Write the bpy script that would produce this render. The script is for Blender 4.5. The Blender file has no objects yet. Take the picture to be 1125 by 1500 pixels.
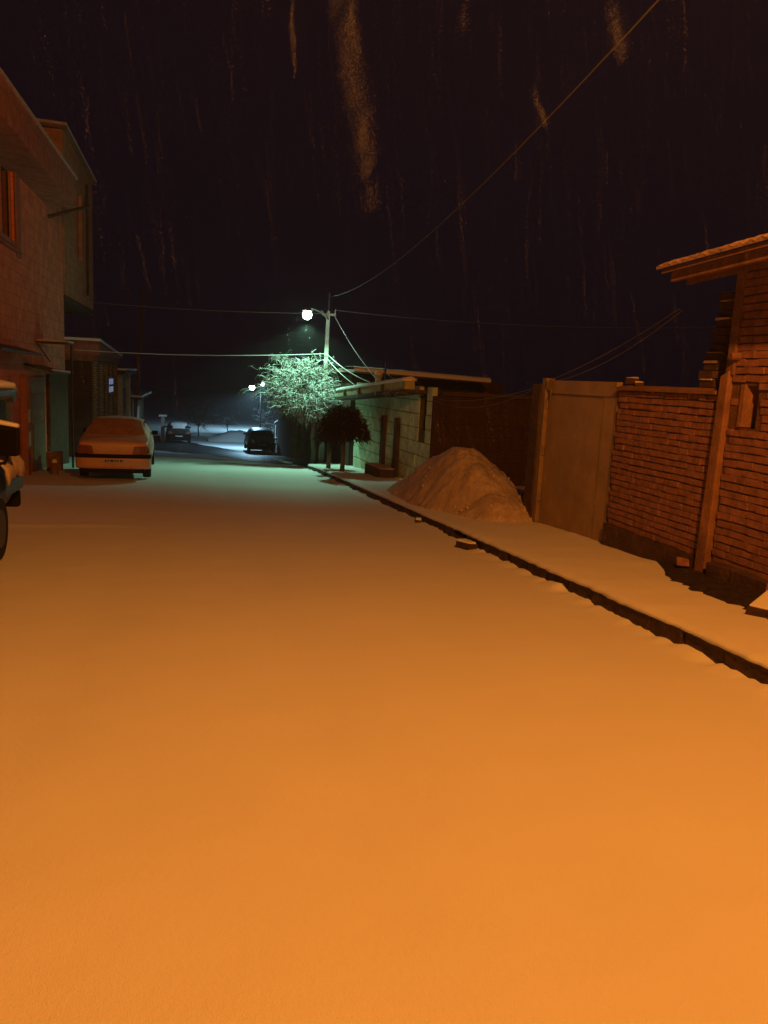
import bpy, math, random
from mathutils import Vector, Matrix, noise
random.seed(11)
R = math.radians
sc = bpy.context.scene
col = sc.collection
PI = math.pi

# ------------------------------------------------------------------ terrain and camera
def gz(y):
    if y < 24: return -.056*y
    if y < 46: return -1.344-.078*(y-24)
    if y < 75: return -3.06-.045*(y-46)
    return -4.365-.01*(y-75)
PAVE = .15
def pz(y): return gz(y)+PAVE

CAM = Vector((0, 0, 1.6))
_yaw, _pit, _rol = R(13.4), R(-9.53), R(2.9)
FW = Vector((math.sin(_yaw)*math.cos(_pit), math.cos(_yaw)*math.cos(_pit), math.sin(_pit)))
_r = Vector((math.cos(_yaw), -math.sin(_yaw), 0)); _u = _r.cross(FW)
RT = _r*math.cos(_rol)+_u*math.sin(_rol)
UP = _u*math.cos(_rol)-_r*math.sin(_rol)
FPX = 1150.0
cd = bpy.data.cameras.new('camera'); cam = bpy.data.objects.new('camera', cd); col.objects.link(cam)
cd.sensor_fit = 'AUTO'; cd.sensor_width = 36; cd.lens = 36*FPX/1500
cd.clip_start = .05; cd.clip_end = 2000
cam.matrix_world = Matrix(((RT.x, UP.x, -FW.x, CAM.x), (RT.y, UP.y, -FW.y, CAM.y), (RT.z, UP.z, -FW.z, CAM.z), (0, 0, 0, 1)))
sc.camera = cam

# ------------------------------------------------------------------ materials
def new_mat(name):
    m = bpy.data.materials.new(name); m.use_nodes = True
    nt = m.node_tree
    return m, nt, nt.nodes['Principled BSDF']
def N(nt, t, **k):
    n = nt.nodes.new(t)
    for a, b in k.items(): setattr(n, a, b)
    return n
def mat(name, c, rough=.8, var=.25, scale=6, bump=.0, bscale=30, metal=0, spec=.3, dark=None, dist=.02):
    m, nt, p = new_mat(name)
    p.inputs['Roughness'].default_value = rough; p.inputs['Metallic'].default_value = metal
    p.inputs['Specular IOR Level'].default_value = spec
    tc = N(nt, 'ShaderNodeTexCoord')
    no = N(nt, 'ShaderNodeTexNoise'); no.inputs['Scale'].default_value = scale; no.inputs['Detail'].default_value = 8
    no.inputs['Roughness'].default_value = .65
    nt.links.new(tc.outputs['Object'], no.inputs['Vector'])
    rp = N(nt, 'ShaderNodeValToRGB')
    d = dark or tuple(x*(1-var*1.6) for x in c)
    l = tuple(min(1, x*(1+var*.8)) for x in c)
    rp.color_ramp.elements[0].color = (*d, 1); rp.color_ramp.elements[0].position = .3
    rp.color_ramp.elements[1].color = (*l, 1); rp.color_ramp.elements[1].position = .72
    nt.links.new(no.outputs['Fac'], rp.inputs['Fac']); nt.links.new(rp.outputs['Color'], p.inputs['Base Color'])
    if bump:
        n2 = N(nt, 'ShaderNodeTexNoise'); n2.inputs['Scale'].default_value = bscale; n2.inputs['Detail'].default_value = 6
        nt.links.new(tc.outputs['Object'], n2.inputs['Vector'])
        b = N(nt, 'ShaderNodeBump'); b.inputs['Strength'].default_value = bump; b.inputs['Distance'].default_value = dist
        nt.links.new(n2.outputs['Fac'], b.inputs['Height']); nt.links.new(b.outputs['Normal'], p.inputs['Normal'])
    return m
def emit(name, c, s):
    m, nt, p = new_mat(name)
    p.inputs['Base Color'].default_value = (0, 0, 0, 1)
    p.inputs['Emission Color'].default_value = (*c, 1); p.inputs['Emission Strength'].default_value = s
    return m
def snow_mat(name, dens):
    m, nt, p = new_mat(name)
    p.inputs['Roughness'].default_value = .7; p.inputs['Specular IOR Level'].default_value = .2
    tc = N(nt, 'ShaderNodeTexCoord')
    n1 = N(nt, 'ShaderNodeTexNoise'); n1.inputs['Scale'].default_value = 1.7; n1.inputs['Detail'].default_value = 5
    nt.links.new(tc.outputs['Object'], n1.inputs['Vector'])
    rp = N(nt, 'ShaderNodeValToRGB')
    rp.color_ramp.elements[0].color = (.805, .805, .815, 1); rp.color_ramp.elements[0].position = .3
    rp.color_ramp.elements[1].color = (.84, .84, .85, 1); rp.color_ramp.elements[1].position = .75
    nt.links.new(n1.outputs['Fac'], rp.inputs['Fac']); nt.links.new(rp.outputs['Color'], p.inputs['Base Color'])
    prev = None
    for s, st, d in ((6, .10, .03), (38, .35, .008), (170, .7, .004)):
        n2 = N(nt, 'ShaderNodeTexNoise'); n2.inputs['Scale'].default_value = s; n2.inputs['Detail'].default_value = 4
        nt.links.new(tc.outputs['Object'], n2.inputs['Vector'])
        b = N(nt, 'ShaderNodeBump'); b.inputs['Strength'].default_value = st*dens; b.inputs['Distance'].default_value = d
        nt.links.new(n2.outputs['Fac'], b.inputs['Height'])
        if prev: nt.links.new(prev.outputs['Normal'], b.inputs['Normal'])
        prev = b
    nt.links.new(prev.outputs['Normal'], p.inputs['Normal'])
    return m
def snowy_bark(name, bark, thr=.15):
    """twigs carrying snow on whatever faces upward"""
    m, nt, p = new_mat(name); p.inputs['Roughness'].default_value = .8
    g = N(nt, 'ShaderNodeNewGeometry'); s = N(nt, 'ShaderNodeSeparateXYZ')
    nt.links.new(g.outputs['Normal'], s.inputs['Vector'])
    rp = N(nt, 'ShaderNodeValToRGB')
    rp.color_ramp.elements[0].position = thr-.12 if thr > .12 else 0; rp.color_ramp.elements[0].color = (*bark, 1)
    rp.color_ramp.elements[1].position = thr+.12; rp.color_ramp.elements[1].color = (.66, .68, .67, 1)
    nt.links.new(s.outputs['Z'], rp.inputs['Fac']); nt.links.new(rp.outputs['Color'], p.inputs['Base Color'])
    return m
def block_mat(name, c, bw, bh, mort=.02, mcol=None, bump=.5, var=.25):
    """laid blocks: courses along the wall's own axes"""
    m, nt, p = new_mat(name); p.inputs['Roughness'].default_value = .9; p.inputs['Specular IOR Level'].default_value = .1
    tc = N(nt, 'ShaderNodeTexCoord'); sp = N(nt, 'ShaderNodeSeparateXYZ'); cb = N(nt, 'ShaderNodeCombineXYZ')
    ad = N(nt, 'ShaderNodeMath', operation='ADD')
    nt.links.new(tc.outputs['Object'], sp.inputs['Vector'])
    nt.links.new(sp.outputs['X'], ad.inputs[0]); nt.links.new(sp.outputs['Y'], ad.inputs[1])
    nt.links.new(ad.outputs[0], cb.inputs['X']); nt.links.new(sp.outputs['Z'], cb.inputs['Y'])
    wob = N(nt, 'ShaderNodeTexNoise'); wob.inputs['Scale'].default_value = 3.5; wob.inputs['Detail'].default_value = 4
    nt.links.new(tc.outputs['Object'], wob.inputs['Vector'])
    mx = N(nt, 'ShaderNodeMix', data_type='RGBA', blend_type='LINEAR_LIGHT'); mx.inputs[0].default_value = .035
    nt.links.new(cb.outputs['Vector'], mx.inputs[6]); nt.links.new(wob.outputs['Color'], mx.inputs[7])
    br = N(nt, 'ShaderNodeTexBrick'); br.inputs['Scale'].default_value = 1
    br.inputs['Brick Width'].default_value = bw; br.inputs['Row Height'].default_value = bh
    br.inputs['Mortar Size'].default_value = mort; br.inputs['Mortar Smooth'].default_value = .3
    br.inputs['Color1'].default_value = (*[x*(1+var*.4) for x in c], 1); br.inputs['Color2'].default_value = (*[x*(1-var) for x in c], 1)
    br.inputs['Mortar'].default_value = (*(mcol or [x*.45 for x in c]), 1)
    nt.links.new(mx.outputs[2], br.inputs['Vector'])
    no = N(nt, 'ShaderNodeTexNoise'); no.inputs['Scale'].default_value = 2.2; no.inputs['Detail'].default_value = 9; no.inputs['Roughness'].default_value = .7
    nt.links.new(tc.outputs['Object'], no.inputs['Vector'])
    mr = N(nt, 'ShaderNodeMapRange'); mr.inputs['From Min'].default_value = .3; mr.inputs['From Max'].default_value = .7
    mr.inputs['To Min'].default_value = .62; mr.inputs['To Max'].default_value = 1.15
    nt.links.new(no.outputs['Fac'], mr.inputs['Value'])
    mu = N(nt, 'ShaderNodeMix', data_type='RGBA', blend_type='MULTIPLY'); mu.inputs[0].default_value = 1
    nt.links.new(br.outputs['Color'], mu.inputs[6]); nt.links.new(mr.outputs['Result'], mu.inputs[7])
    nt.links.new(mu.outputs[2], p.inputs['Base Color'])
    b = N(nt, 'ShaderNodeBump'); b.inputs['Strength'].default_value = bump; b.inputs['Distance'].default_value = .02; b.invert = True
    nt.links.new(br.outputs['Fac'], b.inputs['Height'])
    n3 = N(nt, 'ShaderNodeTexNoise'); n3.inputs['Scale'].default_value = 25; n3.inputs['Detail'].default_value = 5
    nt.links.new(tc.outputs['Object'], n3.inputs['Vector'])
    b2 = N(nt, 'ShaderNodeBump'); b2.inputs['Strength'].default_value = .5; b2.inputs['Distance'].default_value = .01
    nt.links.new(n3.outputs['Fac'], b2.inputs['Height']); nt.links.new(b.outputs['Normal'], b2.inputs['Normal'])
    nt.links.new(b2.outputs['Normal'], p.inputs['Normal'])
    return m

M = dict(
    snow=snow_mat('snow', 1), snow_soft=snow_mat('settled_snow', .6),
    dirty_snow=mat('dirty_snow', (.58, .46, .41), .9, .22, 5, .6, 22, dist=.03),
    brick=mat('fired_brick', (.27, .125, .125), .92, .3, 9, .6, 60, dist=.008),
    brick_dark=mat('dark_brick', (.075, .04, .035), .95, .3, 9, .5, 60, dist=.008),  # darkened brick; on the broken wall it stands in for missing light
    mortar=mat('mortar', (.15, .075, .055), .95, .3, 14, .6, 50),
    plaster=mat('cement_render', (.26, .13, .09), .9, .3, 4, .5, 35),
    plinth=mat('dark_plinth', (.085, .048, .038), .9, .35, 5, .7, 22),  # plinth tone, darker than the brick above
    concrete=mat('pole_concrete', (.45, .43, .38), .85, .2, 8, .4, 40),
    kerb=mat('wet_kerb_concrete', (.07, .04, .034), .7, .4, 7, .7, 30),
    asphalt=mat('wet_asphalt', (.035, .034, .036), .45, .3, 3, .4, 60, spec=.4),
    soil=mat('bare_soil', (.035, .022, .018), .95, .4, 8, .9, 20, dist=.04),
    gate=mat('painted_sheet_steel', (.36, .25, .16), .55, .18, 2.5, .1, 9),
    gate_dark=mat('gate_frame_paint', (.26, .18, .12), .6, .25, 6, .2, 20),
    wood=mat('weathered_wood', (.2, .1, .08), .85, .3, 7, .5, 40),
    metal=mat('galvanised_metal', (.4, .4, .4), .5, .2, 10, metal=.6),
    dark_metal=mat('dark_metal', (.03, .03, .03), .5, .2, 10),
    lampcase=mat('lamp_case', (.12, .12, .12), .5, .2, 10),
    wire=mat('cable', (.16, .15, .14), .7, .1, 5),
    wire_pale=mat('pale_cable', (.6, .6, .6), .8, .1, 5),  # lighter grey than the plain cable
    bark=snowy_bark('snow_laden_twig', (.08, .07, .045), .38),
    trunk=mat('tree_bark', (.13, .1, .07), .9, .35, 12, .7, 30),
    twig_dark=mat('dark_twig', (.03, .018, .014), .9, .3, 8),
    far_twig=snowy_bark('frosted_far_twig', (.05, .05, .05), .75),
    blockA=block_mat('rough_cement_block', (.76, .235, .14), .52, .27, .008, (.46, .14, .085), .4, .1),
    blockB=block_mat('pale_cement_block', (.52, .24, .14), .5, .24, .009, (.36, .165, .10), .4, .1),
    brickC=block_mat('far_brick', (.36, .27, .18), .25, .1, .016, (.1, .08, .06), .9, .25),
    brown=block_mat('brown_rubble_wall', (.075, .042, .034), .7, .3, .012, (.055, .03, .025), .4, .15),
    panel=mat('parapet_panel', (.5, .5, .3), .85, .2, 6, .3, 25),
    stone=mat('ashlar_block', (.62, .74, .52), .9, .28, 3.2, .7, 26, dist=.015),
    joint=mat('ashlar_joint', (.09, .1, .07), .95, .3, 6),
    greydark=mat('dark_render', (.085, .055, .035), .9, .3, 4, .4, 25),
    door=mat('weathered_steel_door', (.2, .12, .05), .6, .25, 5, .2, 20),
    redpaint=mat('pinkish_render', (.36, .15, .12), .9, .2, 4, .4, 30),
    whitepatch=mat('enamel_plate', (.42, .4, .33), .5, .15, 8),
    frame=mat('window_frame_paint', (.34, .19, .17), .6, .15, 9),
    carwhite=mat('cream_car_paint', (.62, .36, .24), .4, .08, 3, spec=.5),
    cardark=mat('dark_car_paint', (.02, .02, .022), .4, .1, 3, spec=.5),
    carblue=mat('blue_truck_paint', (.03, .06, .17), .4, .15, 3, spec=.5),
    rubber=mat('tyre_rubber', (.012, .012, .012), .9, .2, 12),
    trim=mat('black_plastic', (.008, .008, .009), .7, .1, 10, spec=.08),
    frost=mat('frosted_window', (.33, .19, .14), .85, .25, 6, .3, 30),
    thin_snow=mat('thin_crusted_snow', (.36, .24, .22), .9, .3, 14, .5, 40),
    rim=mat('steel_rim', (.06, .06, .06), .4, .1, 10, metal=.7),
    plate=mat('licence_plate', (.5, .47, .42), .5, .1, 10),
    flake=mat('snowflake', (.8, .8, .82), .8, .02, 5),
)
def glass_mat(name, c, rough=.12, coat=1.0):
    m, nt, p = new_mat(name); p.inputs['Base Color'].default_value = (*c, 1)
    p.inputs['Roughness'].default_value = rough; p.inputs['Coat Weight'].default_value = coat; p.inputs['Specular IOR Level'].default_value = .7*coat if coat else .05
    return m
M['glass'] = glass_mat('dark_glass', (.010, .010, .014), .15, .25)
M['tail'] = glass_mat('red_lens', (.22, .07, .045), .2)
M['mirror'] = glass_mat('mirror_glass', (.006, .006, .008), .3, 0)  # near-black colour stands in for the dark scene it would reflect
M['bulb_green'] = emit('mercury_lamp_glass', (.60, 1, .84), 75)
M['bulb_blue'] = emit('white_blue_lamp_glass', (.72, .9, 1), 40)
M['bulb_orange'] = emit('sodium_lamp_glass', (1, .4, .05), 30)
M['lit_window'] = emit('lit_window_pane', (.5, .58, 1), .28)

# ------------------------------------------------------------------ mesh collector
ORG = {}
class MB:
    def __init__(s): s.v = []; s.f = []
    def add(s, vs, fs):
        o = len(s.v); s.v += [Vector(v) for v in vs]; s.f += [tuple(i+o for i in f) for f in fs]; return s
    def box(s, c, d, rz=0, jit=0, rx=0, ry=0):
        m = Matrix.Rotation(rz, 3, 'Z') @ Matrix.Rotation(ry, 3, 'Y') @ Matrix.Rotation(rx, 3, 'X')
        c = Vector(c); vs = []
        for i in (-.5, .5):
            for j in (-.5, .5):
                for k in (-.5, .5):
                    v = Vector((i*d[0], j*d[1], k*d[2]))
                    if jit: v += Vector([random.uniform(-jit, jit) for _ in range(3)])
                    vs.append(c+m @ v)
        return s.add(vs, [(0, 1, 3, 2), (4, 6, 7, 5), (0, 4, 5, 1), (2, 3, 7, 6), (0, 2, 6, 4), (1, 5, 7, 3)])
    def bb(s, a, b): # box by its two corners
        return s.box([(a[i]+b[i])/2 for i in range(3)], [abs(b[i]-a[i]) for i in range(3)])
    def hexa(s, low, high): # four points below, four above
        return s.add(list(low)+list(high), [(3, 2, 1, 0), (4, 5, 6, 7), (0, 1, 5, 4), (1, 2, 6, 5), (2, 3, 7, 6), (3, 0, 4, 7)])
    def tube(s, pts, rad, n=6, cap=True):
        pts = [Vector(p) for p in pts]
        if not isinstance(rad, (list, tuple)): rad = [rad]*len(pts)
        rings = []; up = None; base = len(s.v)
        for i, p in enumerate(pts):
            t = (pts[min(i+1, len(pts)-1)]-pts[max(i-1, 0)])
            if t.length < 1e-9: t = Vector((0, 0, 1))
            t.normalize()
            if up is None: up = Vector((1, 0, 0)) if abs(t.x) < .8 else Vector((0, 1, 0))
            a = t.cross(up)
            if a.length < 1e-4: a = t.cross(Vector((0, 1, .3)))
            a.normalize(); b = t.cross(a)
            up = -b if False else up
            for k in range(n):
                w = 2*PI*k/n; s.v.append(p+(a*math.cos(w)+b*math.sin(w))*rad[i])
        for i in range(len(pts)-1):
            for k in range(n):
                k2 = (k+1) % n
                s.f.append((base+i*n+k, base+i*n+k2, base+(i+1)*n+k2, base+(i+1)*n+k))
        if cap:
            s.f.append(tuple(base+k for k in reversed(range(n)))); e = base+(len(pts)-1)*n
            s.f.append(tuple(e+k for k in range(n)))
        return s
    def lathe(s, c, prof, n=16, axis='Z'):
        c = Vector(c); base = len(s.v)
        for r, h in prof:
            for k in range(n):
                w = 2*PI*k/n; a, b = r*math.cos(w), r*math.sin(w)
                v = {'Z': (a, b, h), 'X': (h, a, b), 'Y': (a, h, b)}[axis]
                s.v.append(c+Vector(v))
        for i in range(len(prof)-1):
            for k in range(n):
                k2 = (k+1) % n; s.f.append((base+i*n+k, base+i*n+k2, base+(i+1)*n+k2, base+(i+1)*n+k))
        s.f.append(tuple(base+k for k in reversed(range(n)))); e = base+(len(prof)-1)*n
        s.f.append(tuple(e+k for k in range(n)))
        return s
    def octa(s, c, r, jit=.3):
        c = Vector(c); vs = []
        for d in ((1, 0, 0), (-1, 0, 0), (0, 1, 0), (0, -1, 0), (0, 0, 1), (0, 0, -1)):
            vs.append(c+Vector(d)*r*(1+random.uniform(-jit, jit)))
        return s.add(vs, [(0, 2, 4), (2, 1, 4), (1, 3, 4), (3, 0, 4), (2, 0, 5), (1, 2, 5), (3, 1, 5), (0, 3, 5)])
    def build(s, name, m, parent=None, smooth=False, local=False, bevel=0, sub=0):
        o0 = Vector((0, 0, 0))
        if parent is not None and not local: o0 = ORG[parent.name]
        me = bpy.data.meshes.new(name); me.from_pydata([v-o0 for v in s.v], [], s.f); me.update()
        ob = bpy.data.objects.new(name, me); col.objects.link(ob)
        if m: me.materials.append(m)
        if smooth:
            for p in me.polygons: p.use_smooth = True
        if parent is not None: ob.parent = parent
        ORG[ob.name] = o0
        if bevel:
            b = ob.modifiers.new('bevel', 'BEVEL'); b.width = bevel; b.segments = 2; b.limit_method = 'ANGLE'
        if sub:
            b = ob.modifiers.new('subsurf', 'SUBSURF'); b.levels = sub; b.render_levels = sub
        return ob
def tag(o, label=None, cat=None, group=None, kind=None):
    if label: o['label'] = label
    if cat: o['category'] = cat
    if group: o['group'] = group
    if kind: o['kind'] = kind
    return o
def thing(name, loc, label, cat, group=None, rz=0):
    o = bpy.data.objects.new(name, None); col.objects.link(o); o.location = loc; o.rotation_euler = (0, 0, rz)
    o.empty_display_size = .2; ORG[o.name] = Vector(loc)
    return tag(o, label, cat, group)
def structure(name, mb, m, smooth=False):
    return tag(mb.build(name, m, smooth=smooth), kind='structure')
def n3(x, y, z=0): return noise.noise(Vector((x, y, z)))

# ------------------------------------------------------------------ ground
def steps(*segs):
    out = [segs[0][0]]
    for a, b, st in segs:
        k = max(1, round((b-a)/st)); out += [a+(b-a)*(i+1)/k for i in range(k)]
    return out
KX = 3.55                                   # kerb line
def kedge(y): return .022*n3(y*1.3, 7)+.014*n3(y*6, 3)+.010*n3(y*17, 9)
xs = steps((-90, -20, 10), (-20, -5, 1.5), (-5, 2.9, .11), (2.9, 3.3, .08), (3.3, 3.58, .028), (3.56, 6, .4), (6, 20, 2), (20, 90, 10))
ys = steps((-30, 0, 3), (0, 10, .06), (10, 14, .1), (14, 28, .2), (28, 76, .8), (76, 420, 20))
g = MB()
for y in ys:
    for x in xs:
        z = gz(y)
        if -6 < x < 3.6 and -1 < y < 40:
            z += .010*n3(x*.6, y*.45, 1)+.004*n3(x*2.6, y*2.1, 5)+.003*n3(x*7, y*6, 9)
            for tx in (-.95, .55):          # two faint wheel tracks under the fresh snow
                z -= .010*math.exp(-((x-tx-.12*math.sin(y*.2))/.22)**2)
            if x < -.6:                     # low ridge left by a turning wheel
                d = y-(11.6+.10*(x+2)**2*.3); z += .028*math.exp(-(d/.16)**2)*min(1, (-.6-x)/.8)
            e = x-(KX-.16)
            if e > 0: z += min(1, e/.12)*(.016+.055*max(0, n3(y*2.3, 11)+.1)+.03*max(-.4, n3(y*7, 2))+.02*n3(y*19, 6))
        g.v.append(Vector((x, y, z)))
nx = len(xs)
for j in range(len(ys)-1):
    for i in range(nx-1):
        a = j*nx+i; g.f.append((a, a+1, a+nx+1, a+nx))
structure('road', g, M['snow'], True)

# pavement: a snow sheet with an uneven lip standing over the kerb face
pv = MB(); pys = steps((-6, 0, .2), (0, 10, .05), (10, 14, .1), (14, 29.6, .2)); pcols = [0, .02, .1, .3, .6, 1.0, 1.35, 1.7, 2.6, 4, 7, 12]
def corner(y): return 0 if y < 26 else (y-26)**2*.10
for y in pys:
    x0 = KX-.012+kedge(y)+corner(y)
    for k, dx in enumerate(pcols):
        x = x0+dx; z = pz(y)+.035
        if k == 0: z = pz(y)-.012+.012*n3(y*5, 4)
        elif k == 1: z = pz(y)+.022+.01*n3(y*5, 8)
        z += .018*n3(x*1.6, y*1.3, 3)+.009*n3(x*5, y*4, 6) if k > 1 else 0
        pv.v.append(Vector((x, y, z)))
npc = len(pcols)
for j in range(len(pys)-1):
    for i in range(npc-1):
        a = j*npc+i; pv.f.append((a, a+1, a+npc+1, a+npc))
b0 = len(pv.v)
for y in pys: pv.v.append(Vector((KX+.05+corner(y), y, pz(y)-.03)))
for j in range(len(pys)-1): pv.f.append((j*npc, (j+1)*npc, b0+j+1, b0+j))
e0 = (len(pys)-1)*npc; b1 = len(pv.v)
for i in range(npc): v = pv.v[e0+i]; pv.v.append(Vector((v.x, v.y+.05, v.z-.3)))
for i in range(npc-1): pv.f.append((e0+i, b1+i, b1+i+1, e0+i+1))
structure('pavement', pv, M['snow'], True)

kb = MB(); y = -6.0
while y < 29.2:
    ln = random.uniform(.42, .56); ym = y+ln/2
    miss = 10.05 < ym < 10.5
    off = random.uniform(-.022, .022)+corner(ym)
    h = .145 if not miss else .07
    sx = off
    z0, z1 = gz(y), gz(y+ln)
    xa, xb = KX+sx+corner(y)-corner(ym), KX+sx+corner(y+ln)-corner(ym)
    j = lambda: random.uniform(-.008, .008)
    kb.hexa([(xa+j(), y+.006, z0-.1), (xa+.16, y+.006, z0-.1), (xb+.16, y+ln-.006, z1-.1), (xb+j(), y+ln-.006, z1-.1)],
            [(xa+.01+j(), y+.006, z0+h), (xa+.16, y+.006, z0+h), (xb+.16, y+ln-.006, z1+h), (xb+.01+j(), y+ln-.006, z1+h)])
    y += ln
ko = structure('kerb', kb, M['kerb'])
bm_ = ko.modifiers.new('bevel', 'BEVEL'); bm_.width = .012; bm_.segments = 2

# cleared crossing street, dark wet asphalt, running off at an angle
near = [(-9, 52), (-5.5, 50.5), (-2.44, 47.8), (.6, 43.9), (2.09, 34.2), (3.3, 30.2), (4.6, 29.9), (6.5, 29.9), (14, 29.9)]
far = [(-10, 64), (-6, 63), (-3.1, 62), (-.7, 60), (1.46, 52.5), (2.77, 49), (4.9, 45.5), (8, 42), (16, 38)]
ar = MB(); K = 14
for i in range(len(near)-1):
    for q in range(6):
        t = q/6
        for k in range(K+1):
            w = k/K
            a = Vector(near[i]).lerp(Vector(near[i+1]), t); b = Vector(far[i]).lerp(Vector(far[i+1]), t)
            p = a.lerp(b, w); e = .25*n3(p.x*1.4, p.y*.6, 4) if k in (0, K) else 0
            y = p.y+e*2; ar.v.append(Vector((p.x+e, y, gz(y)+.012)))
rows = len(ar.v)//(K+1)
for i in range(rows-1):
    for k in range(K):
        a = i*(K+1)+k; ar.f.append((a, a+K+1, a+K+2, a+1))
structure('crossing_road', ar, M['asphalt'])

# bare soil along the foot of the brick wall
so = MB(); st = steps((4.2, 7.75, .07))
for y in st:
    w = .48+.20*n3(y*1.7, 21)+.07*n3(y*8, 2); w *= min(1, (7.8-y)/1.5+.05)
    for k in range(7):
        x = 5.06-w*1.45*k/6
        so.v.append(Vector((x, y, pz(y)+.062+.03*(1-k/6)+.02*n3(x*9, y*9, 2)-(.055 if k == 6 else 0))))
for j in range(len(st)-1):
    for k in range(6):
        a = j*7+k; so.f.append((a, a+7, a+8, a+1))
structure('bare_soil', so, M['soil'])

# ------------------------------------------------------------------ right side: brick house, wall, gate
def brick_wall(mb, x, y0, y1, z0, z1, course=.088, ln=.235, deep=.1, hole=None, ragged=0):
    """bricks laid one by one on the plane X = x (faces -X), bed joints left open"""
    z = z0; r = 0
    while z < z1-.02:
        y = y0+(ln/2 if r % 2 else 0)*-1+random.uniform(-.03, .0)
        h = min(course, z1-z)-.013+random.uniform(-.004, .004)
        while y < y1:
            L = ln*random.choice((1, 1, 1, .55, .8))+random.uniform(-.015, .015)
            a, b = max(y, y0), min(y+L, y1)
            if b-a > .05 and not (hole and a < hole[1] and b > hole[0] and z+h > hole[2] and z < hole[3]):
                px = random.uniform(-.008, .007)
                mb.box((x+deep/2+px, (a+b)/2, z+h/2+random.uniform(-.004, .004)), (deep, b-a-.007, h), rz=random.uniform(-.02, .02), rx=random.uniform(-.018, .018), jit=.003)
            y += L
        z += course+random.uniform(-.003, .003); r += 1

# garden wall between the pillar and the gate
w = thing('brick_wall', (5, 7.8, pz(7.8)), 'low brick garden wall with plaster coping between the sheet gate and the brick house', 'wall')
wy0, wy1 = 6.92, 8.86
b = MB(); brick_wall(b, 5.0, wy0, wy1, -.03, 1.62, course=.0722, ln=.22); b.build('brickwork', M['brick'], w)
b = MB().bb((5.017, wy0, -.6), (5.2, wy1, 1.62)); b.build('mortar_core', M['mortar'], w)
b = MB()
for i in range(8):
    ya, yb = wy0+(wy1-wy0)*i/8, wy0+(wy1-wy0)*(i+1)/8
    b.box((5.01, (ya+yb)/2, -.34), (.1, yb-ya+.02, .6), jit=.006)
b.build('plinth', M['plinth'], w)
cp = MB(); cs = steps((wy0, wy1, .12))
for y in cs:
    q = .008*n3(y*7, 1)
    for (x, z) in ((4.955+q, 1.622), (4.95+q, 1.655+q), (5.06, 1.685+q*.6), (5.22, 1.67), (5.22, 1.622)): cp.v.append(Vector((x, y, z)))
for j in range(len(cs)-1):
    for k in range(4):
        a = j*5+k; cp.f.append((a, a+5, a+6, a+1))
cp.f += [(0, 1, 2, 3, 4), tuple((len(cs)-1)*5+k for k in (4, 3, 2, 1, 0))]
cp.build('coping', M['plaster'], w)
# snow-topped bricks left lying on the wall end
for i, (yy, zz, rz) in enumerate(((8.72, 1.715, .2), (8.57, 1.70, -.4))):
    lb = 'loose brick lying on the garden wall end nearest the gate' if i == 0 else 'loose flat brick on the wall coping beside the taller one'
    q = MB().box((5.08, yy, zz+(.02 if i == 0 else 0)), (.1, .12, .07 if i == 0 else .04), rz=rz, jit=.006); br = q.build('loose_brick', M['brick_dark']); tag(br, lb, 'brick', 'loose bricks on the garden wall')
    s_ = MB().box((5.08, yy, zz+(.062 if i == 0 else .028)), (.09, .11, .014), rz=rz, jit=.006); s_.build('snow_cap', M['dirty_snow'], br, local=False)

# brick house
h = thing('brick_house', (5, 5, pz(5)), 'red brick house with plastered corner pillar and timber eave at the right edge', 'house')
hole = (6.33, 6.56, 1.34, 1.72)
b = MB(); brick_wall(b, 4.97, 3.0, 6.70, -.02, 2.92, course=.0735, ln=.225, hole=hole); b.build('brickwork', M['brick'], h)
b = MB()
b.bb((4.988, 3.0, -.7), (5.3, hole[0], 3.0)); b.bb((4.988, hole[1], -.7), (5.3, 6.72, 3.0))
b.bb((4.988, hole[0], -.7), (5.3, hole[1], hole[2]-.02)); b.bb((4.988, hole[0], hole[3]), (5.3, hole[1], 3.0)); b.bb((5.18, hole[0], hole[2]-.02), (5.3, hole[1], hole[3]))
b.build('mortar_core', M['mortar'], h)
b = MB().bb((4.965, hole[1]-.05, hole[2]-.01), (5.17, hole[1]+.004, hole[3]+.01)); b.build('niche_jamb', M['plaster'], h)
b = MB()
b.hexa([(4.92, 6.74, -.6), (5.08, 6.74, -.6), (5.08, 6.91, -.6), (4.92, 6.91, -.6)], [(4.93, 6.72, 1.86), (5.08, 6.72, 1.86), (5.08, 6.84, 1.80), (4.93, 6.85, 1.80)])
b.build('pillar', M['plaster'], h, bevel=.012)
b = MB()
for i in range(10): b.box((4.93, 3.1+i*.37, -.17), (.12, .38, .34), jit=.012)
b.build('plinth', M['plinth'], h, bevel=.01)
b = MB().tube([(4.98, 6.64, 1.99), (4.88, 6.66, 1.985)], .038, 10); b.build('beam_end', M['wood'], h)
b = MB().box((5.0, 6.74, 2.36), (.11, .11, 1.1)); b.box((5.0, 6.74, 2.86), (.13, .16, .16), jit=.008); b.build('corner_post', M['wood'], h, bevel=.008)
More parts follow.
